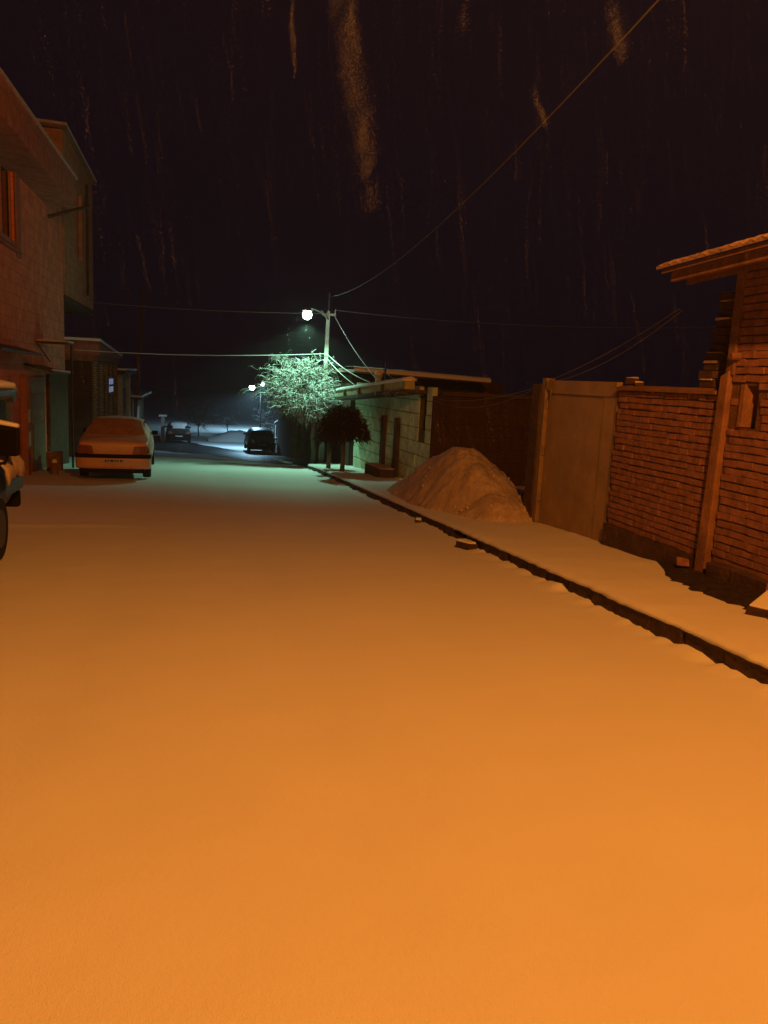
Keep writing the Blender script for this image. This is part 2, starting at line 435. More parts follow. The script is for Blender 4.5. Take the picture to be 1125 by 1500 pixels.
# roof: rafters and boards pitched towards the street, tiles with snow on the edge
rf = MB().hexa([(4.3, 3.0, 2.86), (7.2, 3.0, 3.75), (7.2, 7.05, 3.63), (4.3, 7.05, 2.738)], [(4.3, 3.0, 2.90), (7.2, 3.0, 3.79), (7.2, 7.05, 3.67), (4.3, 7.05, 2.778)])
roof = rf.build('roof', M['wood'], h)
b = MB(); b.hexa([(4.36, 3, 2.78), (4.41, 3, 2.78), (4.41, 6.97, 2.664), (4.36, 6.97, 2.664)], [(4.36, 3, 2.87), (4.41, 3, 2.87), (4.41, 6.97, 2.752), (4.36, 6.97, 2.752)]); b.build('fascia', M['wood'], roof)
for y in (3.6, 4.3, 5.0, 5.7, 6.3, 6.76):
    zz = 2.86-.03*(y-3); b = MB().hexa([(4.42, y-.04, zz-.13), (5.3, y-.04, zz+.12), (5.3, y+.04, zz+.12), (4.42, y+.04, zz-.13)], [(4.42, y-.04, zz-.03), (5.3, y-.04, zz+.23), (5.3, y+.04, zz+.23), (4.42, y+.04, zz-.03)])
    b.build('rafter', M['wood'], roof)
b = MB(); es = steps((3.0, 7.09, .045))
for i, y in enumerate(es):
    zz = 2.90-.03*(y-3); u = .012*math.sin(y*2*PI/.13)+.008*n3(y*9, 3)
    for (x, z) in ((4.27, zz+.002), (4.262, zz+.03+u), (4.33, zz+.062+u), (4.8, zz+.2), (5.6, zz+.44)): b.v.append(Vector((x, y, z)))
for j in range(len(es)-1):
    for k in range(4):
        a = j*5+k; b.f.append((a, a+5, a+6, a+1))
b.f.append(tuple((len(es)-1)*5+k for k in (4, 3, 2, 1, 0)))
b.build('snow_cover', M['thin_snow'], roof)

# stepped broken wall behind, across the line of the street
sw = MB(); zt = 3.0; z = .2; i = 0
while z < 2.66:
    t = (z-1.7)/1.0; xl = 5.05+.17*t+random.uniform(-.035, .035) if z > 1.6 else 5.25
    x = xl
    while x < 7.2:
        L = random.choice((.24, .24, .2, .13)); sw.box((x+L/2, 7.25+random.uniform(-.01, .01), z+.036), (L-.012, .22, .072), jit=.006); x += L
    z += .088
t_ = sw.build('broken_wall', M['brick_dark']); tag(t_, 'dark broken brick wall with a toothed stepped end behind the brick house pillar', 'wall')
sn = MB()
for z in (1.72, 1.9, 2.0, 2.34, 2.52, 2.6):
    t = (z-1.7)/1.0; sn.box((5.08+.17*t, 7.25, z+.05), (.07, .2, .018), jit=.008)
sn.build('snow_cap', M['dirty_snow'], t_)

# sheet-metal gate
gt = thing('metal_gate', (5.05, 10, pz(10)), 'tall plain sheet metal yard gate, cream brown, left of the brick garden wall', 'gate')
gy0, gy1, gzt = 8.98, 11.1, 1.70
def gbase(y): return pz(y)+.04
def gleaf(x0, x1, y0, y1, z1, m, name, par, dz=0):
    return MB().hexa([(x0, y0, gbase(y0)+dz), (x1, y0, gbase(y0)+dz), (x1, y1, gbase(y1)+dz), (x0, y1, gbase(y1)+dz)],
                     [(x0, y0, z1), (x1, y0, z1), (x1, y1, z1), (x0, y1, z1)]).build(name, m, par, bevel=.004)
gleaf(5.06, 5.10, 9.30, gy1-.1, gzt-.17, M['gate'], 'sheet_panel', gt)
gleaf(5.045, 5.10, 9.0, 9.295, gzt-.17, M['gate'], 'side_strip', gt)
for z_ in (-.1, .6, 1.3): MB().tube([(5.035, 10.985, z_), (5.035, 10.985, z_+.13)], .018, 8).build('hinge', M['gate_dark'], gt)
b = MB().bb((5.03, gy0, gzt-.168), (5.11, gy1, gzt+.02)); b.build('top_panel', M['gate'], gt, bevel=.006)
gleaf(5.0, 5.14, gy1-.095, gy1+.03, gzt+.05, M['gate_dark'], 'gate_frame', gt)
gleaf(5.035, 5.13, gy0-.045, gy0+.015, gzt-.17, M['gate_dark'], 'gate_frame', gt)
gp = MB().hexa([(4.98, 11.14, gbase(11.2)-.2), (5.3, 11.14, gbase(11.2)-.2), (5.3, 11.45, gbase(11.3)-.2), (4.98, 11.45, gbase(11.3)-.2)], [(4.98, 11.14, 1.66), (5.3, 11.14, 1.66), (5.3, 11.45, 1.66), (4.98, 11.45, 1.66)]).build('gate_pier', M['greydark'], bevel=.01)
tag(gp, 'dark rendered pier holding the far side of the sheet metal gate', 'pier')
b = MB().tube([(5.02, 11.05, 1.72), (4.97, 10.9, 1.66), (5.0, 10.8, 1.58), (4.98, 10.78, 1.50)], .012, 5); b.build('cable_tail', M['wire'], gt)

# rubble at the foot of the house
def chunk(name, c, d, rz, ry, m, label, cat, grp=None, cap=None):
    t = thing(name, (c[0], c[1], c[2]-d[2]/2), label, cat, grp)
    MB().box(c, d, rz=rz, ry=ry, jit=min(d)*.16).build('body', m, t, bevel=min(d)*.12)
    if cap: MB().box((c[0], c[1], c[2]+d[2]/2+.012), (d[0]*.92, d[1]*.92, .03), rz=rz, ry=ry, jit=.008).build('snow_cap', M['snow_soft'], t, bevel=.01)
    return t
chunk('broken_brick', (4.66, 5.42, pz(5.42)+.15), (.07, .12, .17), .5, .15, M['brick'], 'broken brick standing upright at the foot of the brick house', 'brick')
chunk('concrete_slab', (4.50, 5.18, pz(5.18)+.1), (.36, .34, .07), .5, -.22, M['kerb'], 'snow covered slab leaning on the ground at the right edge', 'slab', cap=True)
chunk('broken_brick', (4.83, 5.2, pz(5.2)+.17), (.12, .1, .2), -.3, .1, M['brick_dark'], 'dark broken brick behind the upright brick by the wall', 'brick')
chunk('broken_brick', (4.88, 7.02, pz(7.02)+.14), (.08, .12, .09), .9, .3, M['brick'], 'loose brick fallen out at the bottom of the plaster pillar', 'brick')
chunk('kerb_stone', (3.43, 9.6, gz(9.6)+.05), (.15, .26, .07), .35, .12, M['kerb'], 'snow capped broken kerb stone lying in the road by the gap', 'stone', cap=True)
chunk('kerb_stone', (3.49, 12.2, gz(12.2)+.03), (.1, .16, .06), -.2, .1, M['kerb'], 'small snow capped kerb fragment beside the snow pile', 'stone', cap=True)

# ------------------------------------------------------------------ snow pile
pm = MB(); PN = 110
pc = Vector((4.72, 13.7))
def pile_h(u, v):                # u across (x), v along (y)
    r = math.hypot((u+.05)/(1.02 if u < 0 else 1.15), v/(2.75 if v > 0 else 2.55))
    hh = 1.06*max(0, 1-r**1.75)**1.12
    r2 = math.hypot((u-.10)/.85, (v+1.9)/.95); hh = max(hh, .40*max(0, 1-r2**1.9))
    r3 = math.hypot((u+.3)/.7, (v-1.6)/1.3); hh = max(hh, .55*max(0, 1-r3**1.5))
    if hh > .02:
        hh += .15*n3(u*1.9, v*1.3, 8)+.05*n3(u*4.2, v*3.4, 3)+.028*n3(u*11, v*10, 6)+.022*n3(u*26, v*23, 1)
    return hh
for j in range(PN+1):
    for i in range(PN+1):
        u = -1.15+2.5*i/PN; v = -2.9+5.8*j/PN
        x, y = pc.x+u, pc.y+v
        pm.v.append(Vector((x, y, pz(y)+.0+pile_h(u, v)+(0 if pile_h(u, v) > .03 else -.06))))
for j in range(PN):
    for i in range(PN):
        a = j*(PN+1)+i; pm.f.append((a, a+1, a+PN+2, a+PN+1))
rc = random.Random(4)
for i in range(80):                # frozen clods bedded in the flanks and at the foot
    a = rc.uniform(0, 2*PI); q = rc.uniform(.35, 1.02)**.7; u, v = 1.08*q*math.cos(a), 2.6*q*math.sin(a)
    h_ = pile_h(u, v); sz = rc.uniform(.012, .05)*(1.25 if q > .8 else .8)
    if u < -.95: continue
    pm.octa((pc.x+u, pc.y+v, pz(pc.y+v)+max(h_, .03)+sz*.1), sz, .45)
pl = pm.build('snow_pile', M['dirty_snow'], smooth=True)
tag(pl, 'waist high heap of dirty snow on the pavement left of the sheet metal gate', 'snow pile')

# ------------------------------------------------------------------ ashlar house under the green lamp
A = Vector((5.32, 17.95)); B = Vector((4.85, 25.1))
dr = (B-A).normalized(); nr = Vector((-dr.y, dr.x))           # nr points to the road
if nr.x > 0: nr = -nr
ang = math.atan2(dr.y, dr.x)
bh = thing('block_house', (A.x, A.y, pz(A.y)), 'low stone block house with snow edged flat eave beside the snow pile, lit green', 'house')
def on(t, out, z): p = A+dr*t+nr*out; return (p.x, p.y, z)
LEN = (B-A).length
def ztop(t): return 1.28-.03*t
st_ = MB(); z = -1.9; row = 0
while z < 1.2:
    t = -(.45 if row % 2 else 0)
    while t < LEN:
        L = random.uniform(.75, 1.15); a, c = max(0, t), min(LEN, t+L)
        win = (a < .95 and c > .42 and z+.34 > .44)
        if c-a > .1:
            if win:
                segs = [(a, .42), (.95, c)]
            else: segs = [(a, c)]
            for (p, q) in segs:
                if q-p > .05:
                    cx = on((p+q)/2, -.06+random.uniform(-.006, .006), z+.165)
                    st_.box(cx, (q-p-.015, .12, .325), rz=ang, jit=.004)
        t += L
    z += .34; row += 1
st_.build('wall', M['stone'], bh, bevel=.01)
cr = MB()
cr.hexa([on(0, -.03, -2.2), on(.42, -.03, -2.2), on(.42, -3.6, -2.2), on(0, -3.6, -2.2)], [on(0, -.03, 1.27), on(.42, -.03, 1.27), on(.42, -3.6, 1.27), on(0, -3.6, 1.27)])
cr.hexa([on(.95, -.03, -2.2), on(LEN, -.03, -2.2), on(LEN, -3.6, -2.2), on(.95, -3.6, -2.2)], [on(.95, -.03, 1.27), on(LEN, -.03, 1.05), on(LEN, -3.6, 1.05), on(.95, -3.6, 1.27)])
cr.hexa([on(.42, -.03, -2.2), on(.95, -.03, -2.2), on(.95, -3.6, -2.2), on(.42, -3.6, -2.2)], [on(.42, -.03, .44), on(.95, -.03, .44), on(.95, -3.6, .44), on(.42, -3.6, .44)])
cr.build('wall_core', M['joint'], bh)
b = MB().hexa([on(.43, -.16, .45), on(.94, -.16, .45), on(.94, -.2, .45), on(.43, -.2, .45)], [on(.43, -.16, 1.2), on(.94, -.16, 1.2), on(.94, -.2, 1.2), on(.43, -.2, 1.2)]); wn = b.build('window', M['glass'], bh)
ew = MB().hexa([on(-.09, .005, -2.2), on(-.003, .005, -2.2), on(-.003, -3.6, -2.2), on(-.09, -3.6, -2.2)], [on(-.09, .005, 1.29), on(-.003, .005, 1.29), on(-.003, -3.6, 1.29), on(-.09, -3.6, 1.29)])
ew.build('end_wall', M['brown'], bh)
for t in (2.35, 3.6):
    MB().hexa([on(t, .0, -2), on(t+.3, .0, -2), on(t+.3, .09, -2), on(t, .09, -2)], [on(t, 0, .62), on(t+.3, 0, .62), on(t+.3, .09, .62), on(t, .09, .62)]).build('pilaster', M['greydark'], bh, bevel=.008)
# eave slab, parapet panels, snow on top
def slab(name, t0, t1, o0, o1, za, zb, th, m, par):
    return MB().hexa([on(t0, o0, za), on(t1, o0, zb), on(t1, o1, zb), on(t0, o1, za)], [on(t0, o0, za+th), on(t1, o0, zb+th), on(t1, o1, zb+th), on(t0, o1, za+th)]).build(name, m, par)
ev = slab('eave', .35, LEN+.3, -.3, .62, 1.33, .90, .08, M['greydark'], bh)
slab('parapet', .5, LEN+.3, .30, .55, 1.412, .983, .2, M['panel'], ev)
for t in (2.2, 4.6, 6.3): slab('post', t, t+.12, .552, .60, 1.42-.061*t, 1.42-.061*t-.006, .2, M['joint'], ev)
sn = MB(); ts = steps((.45, LEN+.34, .16))
for t in ts:
    zb = 1.634-.0605*(t-.5); q = .015*n3(t*4, 3)
    for (o, z) in ((.575+q, zb-.03+q), (.585+q, zb+.035+q), (.42, zb+.085+q), (.28, zb+.04), (.27, zb-.02)): sn.v.append(Vector(on(t, o, z)))
for j in range(len(ts)-1):
    for k in range(4):
        a = j*5+k; sn.f.append((a, a+5, a+6, a+1))
sn.f += [(0, 1, 2, 3, 4), tuple((len(ts)-1)*5+k for k in (4, 3, 2, 1, 0))]
sn.build('snow_cover', M['snow_soft'], ev, smooth=True)
# straw and brush sticking out under the eave
br = MB()
for i in range(46):
    t = random.uniform(.3, 3.4); o = random.uniform(.5, .62); z0 = 1.36-.047*t+random.uniform(-.05, .05)
    p0 = Vector(on(t, o, z0)); d = Vector(on(t-random.uniform(.3, .8), o+random.uniform(0, .25), z0+random.uniform(-.06, .12)))
    br.tube([p0, (p0+d)/2+Vector((0, 0, .02)), d], [.008, .006, .003], 4)
br.build('eave_brush', M['bark'], ev)
# roof deck and things standing on it
slab('roof', .2, LEN+.2, -3.7, -.3, 1.30, .88, .1, M['greydark'], bh)
cm = thing('chimney_pot', (5.15, 23.2, 1.25), 'short vent pipe with a snow cap standing on the stone block house roof', 'vent pipe')
MB().lathe((5.15, 23.2, 1.25), [(.1, 0), (.1, .42), (.13, .43), (.13, .5)], 12).build('pipe', M['panel'], cm); MB().lathe((5.15, 23.2, 1.75), [(.135, 0), (.13, .05), (.07, .09)], 12).build('snow_cap', M['snow_soft'], cm, smooth=True)
an = thing('roof_antenna', (5.45, 23.6, 1.2), 'thin dark television aerial on the stone block house roof', 'aerial')
MB().tube([(5.45, 23.6, 1.2), (5.45, 23.6, 2.22)], .022, 6).build('mast', M['dark_metal'], an); MB().tube([(5.1, 23.6, 2.2), (5.85, 23.6, 2.17)], .014, 6).build('boom', M['dark_metal'], an)
MB().box((5.6, 23.5, 1.48), (.35, .2, .3), jit=.03).build('base_block', M['greydark'], an)
# long step in front
sp_ = thing('stone_step', (4.35, 20.6, pz(20.6)), 'dark stone step with snow on top in front of the stone block house', 'step')
p = A+dr*2.85+nr*.38
MB().box((p.x, p.y, pz(p.y)+.13), (1.5, .42, .3), rz=ang, jit=.015).build('body', M['greydark'], sp_, bevel=.02)
MB().box((p.x, p.y, pz(p.y)+.30), (1.46, .4, .03), rz=ang, jit=.008).build('snow_cap', M['dirty_snow'], sp_, bevel=.01)

# house standing behind with orange-lit roof edge
rh = thing('rear_house', (7, 24.5, gz(24)), 'brown walled house with long snow edged roof behind the stone block house', 'house')
MB().bb((4.9, 26.2, -3), (10.3, 31, 1.72)).build('wall', M['brown'], rh)
rfm = MB().hexa([(4.6, 24.2, 1.80), (9.05, 24.2, 1.66), (9.3, 31.2, 1.66), (4.6, 31.2, 1.80)], [(4.6, 24.2, 1.88), (9.05, 24.2, 1.74), (9.3, 31.2, 1.74), (4.6, 31.2, 1.88)]).build('roof', M['wood'], rh)
sn = MB(); es = steps((4.58, 9.07, .12))
for x in es:
    zb = 1.882-.0315*(x-4.6); q = .02*n3(x*3, 5)
    for (y, z) in ((24.17, zb-.05), (24.14, zb+.03+q), (24.35, zb+.1+q), (26, zb+.1)): sn.v.append(Vector((x, y, z)))
for j in range(len(es)-1):
    for k in range(3):
        a = j*4+k; sn.f.append((a, a+4, a+5, a+1))
sn.build('snow_cover', M['snow_soft'], rfm, smooth=True)
# yard wall closing the recess behind the heap
yw = MB().bb((8.3, 18.1, -2), (16, 18.5, 1.5)).build('yard_wall', M['brown']); tag(yw, 'dark brown yard wall in the gap between gate and stone block house', 'wall')
# power line hardware on that wall comes later

# ------------------------------------------------------------------ street lamps
def point(name, loc, c, power, r, parent, blend=None):
    l = bpy.data.lights.new(name, 'POINT'); l.color = c; l.energy = power; l.shadow_soft_size = r
    o = bpy.data.objects.new(name, l); col.objects.link(o); o.location = Vector(loc)-ORG[parent.name]; o.parent = parent
    return l
SIGN = -1
def aim(l, z0, z1, s0, s1):
    """the luminaire's own beam shape: strength against how steeply the ray leaves it"""
    l.use_nodes = True; nt = l.node_tree
    em = [n for n in nt.nodes if n.type == 'EMISSION'][0]
    tc = N(nt, 'ShaderNodeTexCoord'); sp = N(nt, 'ShaderNodeSeparateXYZ'); nt.links.new(tc.outputs['Normal'], sp.inputs['Vector'])
    ab = N(nt, 'ShaderNodeMath', operation='MULTIPLY'); ab.inputs[1].default_value = SIGN; nt.links.new(sp.outputs['Z'], ab.inputs[0])
    mr = N(nt, 'ShaderNodeMapRange'); mr.inputs['From Min'].default_value = z0; mr.inputs['From Max'].default_value = z1
    mr.inputs['To Min'].default_value = s0; mr.inputs['To Max'].default_value = s1
    nt.links.new(ab.outputs[0], mr.inputs['Value']); nt.links.new(mr.outputs['Result'], em.inputs['Strength'])
GREEN = (.40, 1, .62); BLUE = (.38, .76, 1); ORANGE = (1, .300, .032)
LP = Vector((4.30, 28.4, pz(28.4)))
sl = thing('street_lamp', LP, 'concrete utility pole with a glowing green white street lamp beside the snowy tree', 'street lamp')
b = MB(); b.hexa([(LP.x-.10, LP.y-.09, LP.z-.2), (LP.x+.10, LP.y-.09, LP.z-.2), (LP.x+.10, LP.y+.09, LP.z-.2), (LP.x-.10, LP.y+.09, LP.z-.2)],
                 [(LP.x+.01, LP.y-.065, 3.92), (LP.x+.13, LP.y-.065, 3.92), (LP.x+.13, LP.y+.065, 3.92), (LP.x+.01, LP.y+.065, 3.92)])
b.build('pole', M['concrete'], sl, bevel=.02)
MB().tube([(LP.x+.08, LP.y, 3.9), (LP.x+.11, LP.y, 4.55)], .045, 8).build('unlit_pole_top', M['dark_metal'], sl)  # pole above the lamp: being unlit is put in as a dark part
LH = Vector((3.43, 26.9, 3.70))
b = MB().tube([(4.36, 28.32, 3.62), (4.1, 28.0, 3.80), (3.7, 27.3, 3.86), (3.43, 26.9, 3.85)], .025, 8); b.build('arm', M['metal'], sl)
b = MB().lathe(LH, [(.15, .07), (.165, .05), (.12, .15), (.05, .20), (.0, .205)], 18); lh = b.build('lamp_shade', M['lampcase'], sl, smooth=False)
b = MB().lathe(LH-Vector((0, 0, .06)), [(.155*math.cos(a_), .155*math.sin(a_)-.02) for a_ in [R(q_) for q_ in (-85, -65, -45, -25, -8, 8, 25, 42, 58)]], 24); b.build('bulb', M['bulb_green'], lh, smooth=True)
b = MB().box((4.38, 28.27, 3.78), (.5, .06, .07)); b.tube([(4.58, 28.27, 3.78), (4.61, 28.27, 3.97)], .02, 6); b.tube([(4.2, 28.27, 3.78), (4.12, 28.27, 3.9)], .02, 6); b.build('bracket', M['metal'], sl)
lg = point('lamp_light', LH-Vector((0, 0, .40)), GREEN, 800, .10, sl); aim(lg, .30, .47, .010, 1)

for (x, y, z, lab) in ((3.33, 54, .69, 'distant bluish white street lamp, lower left of the far pair'), (6.35, 85, .55, 'distant bluish white street lamp, upper right and half behind the snowy tree')):
    t = thing('street_lamp', (x+.6, y, gz(y)), lab, 'street lamp', 'far bluish street lamps')
    MB().tube([(x+.6, y, gz(y)-.2), (x+.6, y, z+.1), (x+.35, y, z+.24), (x, y, z+.22)], [.06, .045, .03, .03], 8).build('pole', M['dark_metal'], t)
    hd = MB().lathe((x, y, z), [(.2, .09), (.2, .12), (.12, .2), (.02, .22)], 14).build('lamp_shade', M['lampcase'], t)
    MB().lathe((x, y, z), [(.18*math.cos(a_), .18*math.sin(a_)-.02) for a_ in [R(q_) for q_ in (-85, -60, -35, -10, 15, 38)]], 18).build('bulb', M['bulb_blue'], hd, smooth=True)
    aim(point('lamp_light', (x, y, z-.32), BLUE, 1150 if y < 80 else 2200, .15, t), .10, .45, .0, 1)

# the sodium lamp over the photographer's shoulder that lights the near street
OP = Vector((3.95, .6, pz(.6)))
ol = thing('street_lamp', OP, 'orange sodium street lamp on a concrete pole over the near street', 'street lamp')
MB().hexa([(OP.x-.12, OP.y-.1, OP.z-.2), (OP.x+.12, OP.y-.1, OP.z-.2), (OP.x+.12, OP.y+.1, OP.z-.2), (OP.x-.12, OP.y+.1, OP.z-.2)],
          [(OP.x-.07, OP.y-.06, 6.9), (OP.x+.07, OP.y-.06, 6.9), (OP.x+.07, OP.y+.06, 6.9), (OP.x-.07, OP.y+.06, 6.9)]).build('pole', M['concrete'], ol, bevel=.015)
OH = Vector((1.9, .3, 5.5))
MB().tube([(3.9, .58, 5.2), (3.2, .48, 5.62), (2.5, .38, 5.78), (1.9, .3, 5.72)], .03, 8).build('arm', M['metal'], ol)
hd = MB().lathe(OH, [(.26, .10), (.26, .13), (.14, .25), (.02, .28)], 16).build('lamp_shade', M['lampcase'], ol)
MB().lathe(OH, [(.02, -.12), (.12, -.08), (.16, 0), (.15, .08)], 14).build('bulb', M['bulb_orange'], hd, smooth=True)
lo = point('lamp_light', OH-Vector((0, 0, .2)), ORANGE, 1230, .10, ol)
aim(lo, 0, 1, 3.1, 1)          # road luminaire: its reflector throws more light sideways than straight down

# ------------------------------------------------------------------ trees
def tree(name, base, label, height, crown_c, crown_r, nlimb, nsub, ntwig, m, mt, trunk_r=.09, droop=1.0, tr=.011, seed=1, cat='tree', group=None, lean=(0, 0)):
    rnd = random.Random(seed)
    t = thing(name, base, label, cat, group)
    base = Vector(base); fork = base+Vector((lean[0], lean[1], height))
    tk = MB(); tk.tube([base-Vector((0, 0, .1)), base.lerp(fork, .3)+Vector((.03, 0, 0)), base.lerp(fork, .7)-Vector((.03, 0, 0)), fork], [trunk_r*1.25, trunk_r, trunk_r*.9, trunk_r*.85], 9)
    tw = MB(); cc = Vector(crown_c); cr = Vector(crown_r)
    for i in range(nlimb):
        a = 2*PI*(i+rnd.uniform(-.3, .3))/nlimb; el = rnd.uniform(-.4, .95)
        tip = cc+Vector((cr.x*math.cos(a)*math.cos(el)*.75, cr.y*math.sin(a)*math.cos(el)*.75, cr.z*math.sin(el)*.8))
        m1 = fork.lerp(tip, .45)+Vector((0, 0, .28*height*.5))+Vector([rnd.uniform(-.12, .12) for _ in range(3)])
        pts = [fork, fork.lerp(m1, .5)+Vector((0, 0, .05)), m1, m1.lerp(tip, .55)+Vector((0, 0, .07)), tip]
        tk.tube(pts, [trunk_r*.6, trunk_r*.48, trunk_r*.35, trunk_r*.25, trunk_r*.15], 6)
        for j in range(nsub):
            w = rnd.uniform(.3, 1); k = min(3, int(w*4)); p0 = pts[k].lerp(pts[k+1], w*4-k)
            d = (p0-cc); d = Vector((d.x/cr.x, d.y/cr.y, d.z/cr.z)); d += Vector([rnd.uniform(-.7, .7) for _ in range(3)])
            if d.length < .01: continue
            d.normalize(); L = rnd.uniform(.35, .8)*cr.x*.7
            p1 = p0+Vector((d.x, d.y, d.z*.7+.25))*L*.5; p2 = p1+Vector((d.x, d.y, d.z*.5-.25*droop))*L*.5
            tw.tube([p0, p1, p2], [tr*1.6, tr*1.3, tr], 4, False)
            for q in range(ntwig):
                s0 = (p0.lerp(p1, rnd.random()) if rnd.random() < .45 else p1.lerp(p2, rnd.random()))
                aa = rnd.uniform(0, 2*PI); o = Vector((math.cos(aa), math.sin(aa), rnd.uniform(.0, .8)))*.7+d*.5
                l2 = rnd.uniform(.3, .8)*cr.x*.55
                a1 = s0+o*l2*.45; a2 = a1+(o*.55+Vector((0, 0, -.28*droop)))*l2*.45; a3 = a2+(o*.4+Vector((0, 0, -.8*droop)))*l2*.45
                tw.tube([s0, a1, a2, a3], [tr, tr*.9, tr*.75, tr*.5], 4, False)
                for h in range(3):
                    b0_ = rnd.choice((s0.lerp(a1, .6), a1, a1.lerp(a2, .5), a2)); f = b0_+Vector((rnd.uniform(-.7, .7), rnd.uniform(-.7, .7), rnd.uniform(-.5, .45)))*l2*.45
                    tw.tube([b0_, f], [tr*.65, tr*.4], 3, False)
    tk.build('trunk', mt, t, smooth=True); tw.build('crown', m, t)
    return t
ty = 28.2
tree('weeping_tree', (3.86, ty-.7, pz(27.5)-.06), 'large bare tree with drooping snow laden twigs beside the lit lamp pole', 1.5, (3.45, ty+.5, .80), (1.44, 1.3, 2.0), 30, 14, 5, M['bark'], M['trunk'], .085, 1.1, .0085, 3)
# clipped umbrella-headed tree in front, standing in its own shade
def umbrella_tree(base, hz, rx, rz_, label, seed, n):
    rnd = random.Random(seed); t = thing('clipped_tree', base, label, 'tree'); base = Vector(base)
    top = base+Vector((0, 0, hz))
    MB().tube([base-Vector((0, 0, .1)), base+Vector((.02, 0, hz*.5)), top], [.075, .06, .055], 8).build('trunk', M['trunk'], t, smooth=True)
    c = MB()
    for i in range(n):
        a = rnd.uniform(0, 2*PI); e = rnd.random()**.6; u = rnd.random()
        r = rx*math.sqrt(u); zt = rz_*math.sqrt(max(0, 1-(r/rx)**2.6))
        z = zt*rnd.uniform(.15, 1) - .22*rnd.random()*(1 if r > .6*rx else .3)
        p = top+Vector((r*math.cos(a), r*math.sin(a), z))
        o = Vector((math.cos(a)*rnd.uniform(.2, 1), math.sin(a)*rnd.uniform(.2, 1), rnd.uniform(-1.0, .5)))*rnd.uniform(.1, .22)
        if rnd.random() < .45: c.tube([p, p+o*.5+Vector((0, 0, .02)), p+o], [.012, .01, .006], 3, False)
        else:
            s = rnd.uniform(.03, .07); ax = Vector((rnd.uniform(-1, 1), rnd.uniform(-1, 1), rnd.uniform(-.6, .6))).normalized()
            bx = ax.cross(o.normalized()) if o.length else Vector((0, 0, 1))
            c.add([p-ax*s, p+bx*s*.7, p+ax*s, p-bx*s*.7+o*.2], [(0, 1, 2, 3)])
    for k in range(10):
        a = 2*PI*k/10; c.tube([top-Vector((0, 0, .05)), top+Vector((rx*.45*math.cos(a), rx*.45*math.sin(a), rz_*.35)), top+Vector((rx*.9*math.cos(a), rx*.9*math.sin(a), .02))], [.03, .022, .012], 5)
    c.build('crown', M['twig_dark'], t)
umbrella_tree((3.98, 22.2, pz(22.2)-.02), 1.1, .70, .85, 'dark clipped umbrella shaped tree in front of the stone block house', 5, 5200)
umbrella_tree((3.8, 23.6, pz(23.6)-.02), 1.0, .42, .5, 'small dark sapling between the umbrella tree and the lamp pole', 6, 900)
# far bare trees past the crossing
for (x, y, hh, rr, lab, sd) in ((5.3, 58, 1.5, 1.9, 'faint bare tree with frosted twigs behind the dark car', 21), (-.2, 74, 1.8, 2.2, 'faint bluish bare tree behind the far white car', 22), (2.6, 80, 1.6, 2.0, 'faint bare bush like tree behind the far snow bank', 23)):
    tree('bare_tree', (x, y, gz(y)), lab, hh*.5, (x, y, gz(y)+hh*.9), (rr, rr, hh), 10, 7, 4, M['far_twig'], M['trunk'], .06, .3, .012, sd)

# ------------------------------------------------------------------ left side houses
FX = -4.3
def wl(y): return gz(y)+.0
hA = thing('block_house', (FX, 21, gz(21)), 'two storey rough block house with deep overhanging roof fascia at the left edge', 'house')
def holed(x0, x1, ys, zs):
    """wall slab between x0 and x1 with the middle cell of a 3 x 3 grid left open"""
    mb = MB()
    for x in (x0, x1):
        for y in ys:
            for z in zs: mb.v.append(Vector((x, y, z)))
    I = lambda k, a, c: k*16+a*4+c
    for a in range(3):
        for c in range(3):
            if (a, c) != (1, 1):
                mb.f.append((I(0, a, c), I(0, a+1, c), I(0, a+1, c+1), I(0, a, c+1))); mb.f.append((I(1, a, c+1), I(1, a+1, c+1), I(1, a+1, c), I(1, a, c)))
    for a in range(3):
        for c in (0, 3): mb.f.append((I(0, a, c), I(0, a+1, c), I(1, a+1, c), I(1, a, c)))
        for c in (0, 3): mb.f.append((I(0, c, a), I(0, c, a+1), I(1, c, a+1), I(1, c, a)))
    for (p, q) in (((1, 1), (2, 1)), ((2, 1), (2, 2)), ((2, 2), (1, 2)), ((1, 2), (1, 1))): mb.f.append((I(0, *p), I(0, *q), I(1, *q), I(1, *p)))
    return mb
holed(FX, FX-.25, (12.5, 17.4, 20.85, 27.5), (-2.2, 4.3, 6.25, 6.6)).build('wall', M['blockA'], hA)
MB().bb((FX-.26, 27.2, -2.5), (FX-7, 27.5, 6.6)).build('end_wall', M['blockA'], hA)
MB().bb((FX-.02, 20.85, 4.05), (FX+.03, 21.3, 6.3)).build('quoin', M['redpaint'], hA)
wf = MB()
for y in (17.45, 18.9, 19.9, 20.82): wf.bb((FX-.08, y-.03, 4.32), (FX-.12, y+.03, 6.22))
wf.bb((FX-.025, 17.4, 4.301), (FX-.115, 20.849, 4.4)); wf.bb((FX-.025, 17.4, 6.15), (FX-.115, 20.849, 6.249))
wfr = wf.build('window', M['frame'], hA)
MB().bb((FX-.14, 17.4, 4.3), (FX-.16, 20.85, 6.25)).build('pane', M['glass'], wfr)
MB().hexa([(FX, 17.2, 4.13), (FX+.1, 17.2, 4.13), (FX+.1, 21.0, 4.13), (FX, 21.0, 4.13)], [(FX, 17.2, 4.29), (FX+.08, 17.2, 4.2), (FX+.08, 21.0, 4.2), (FX, 21.0, 4.29)]).build('sill', M['redpaint'], wfr)
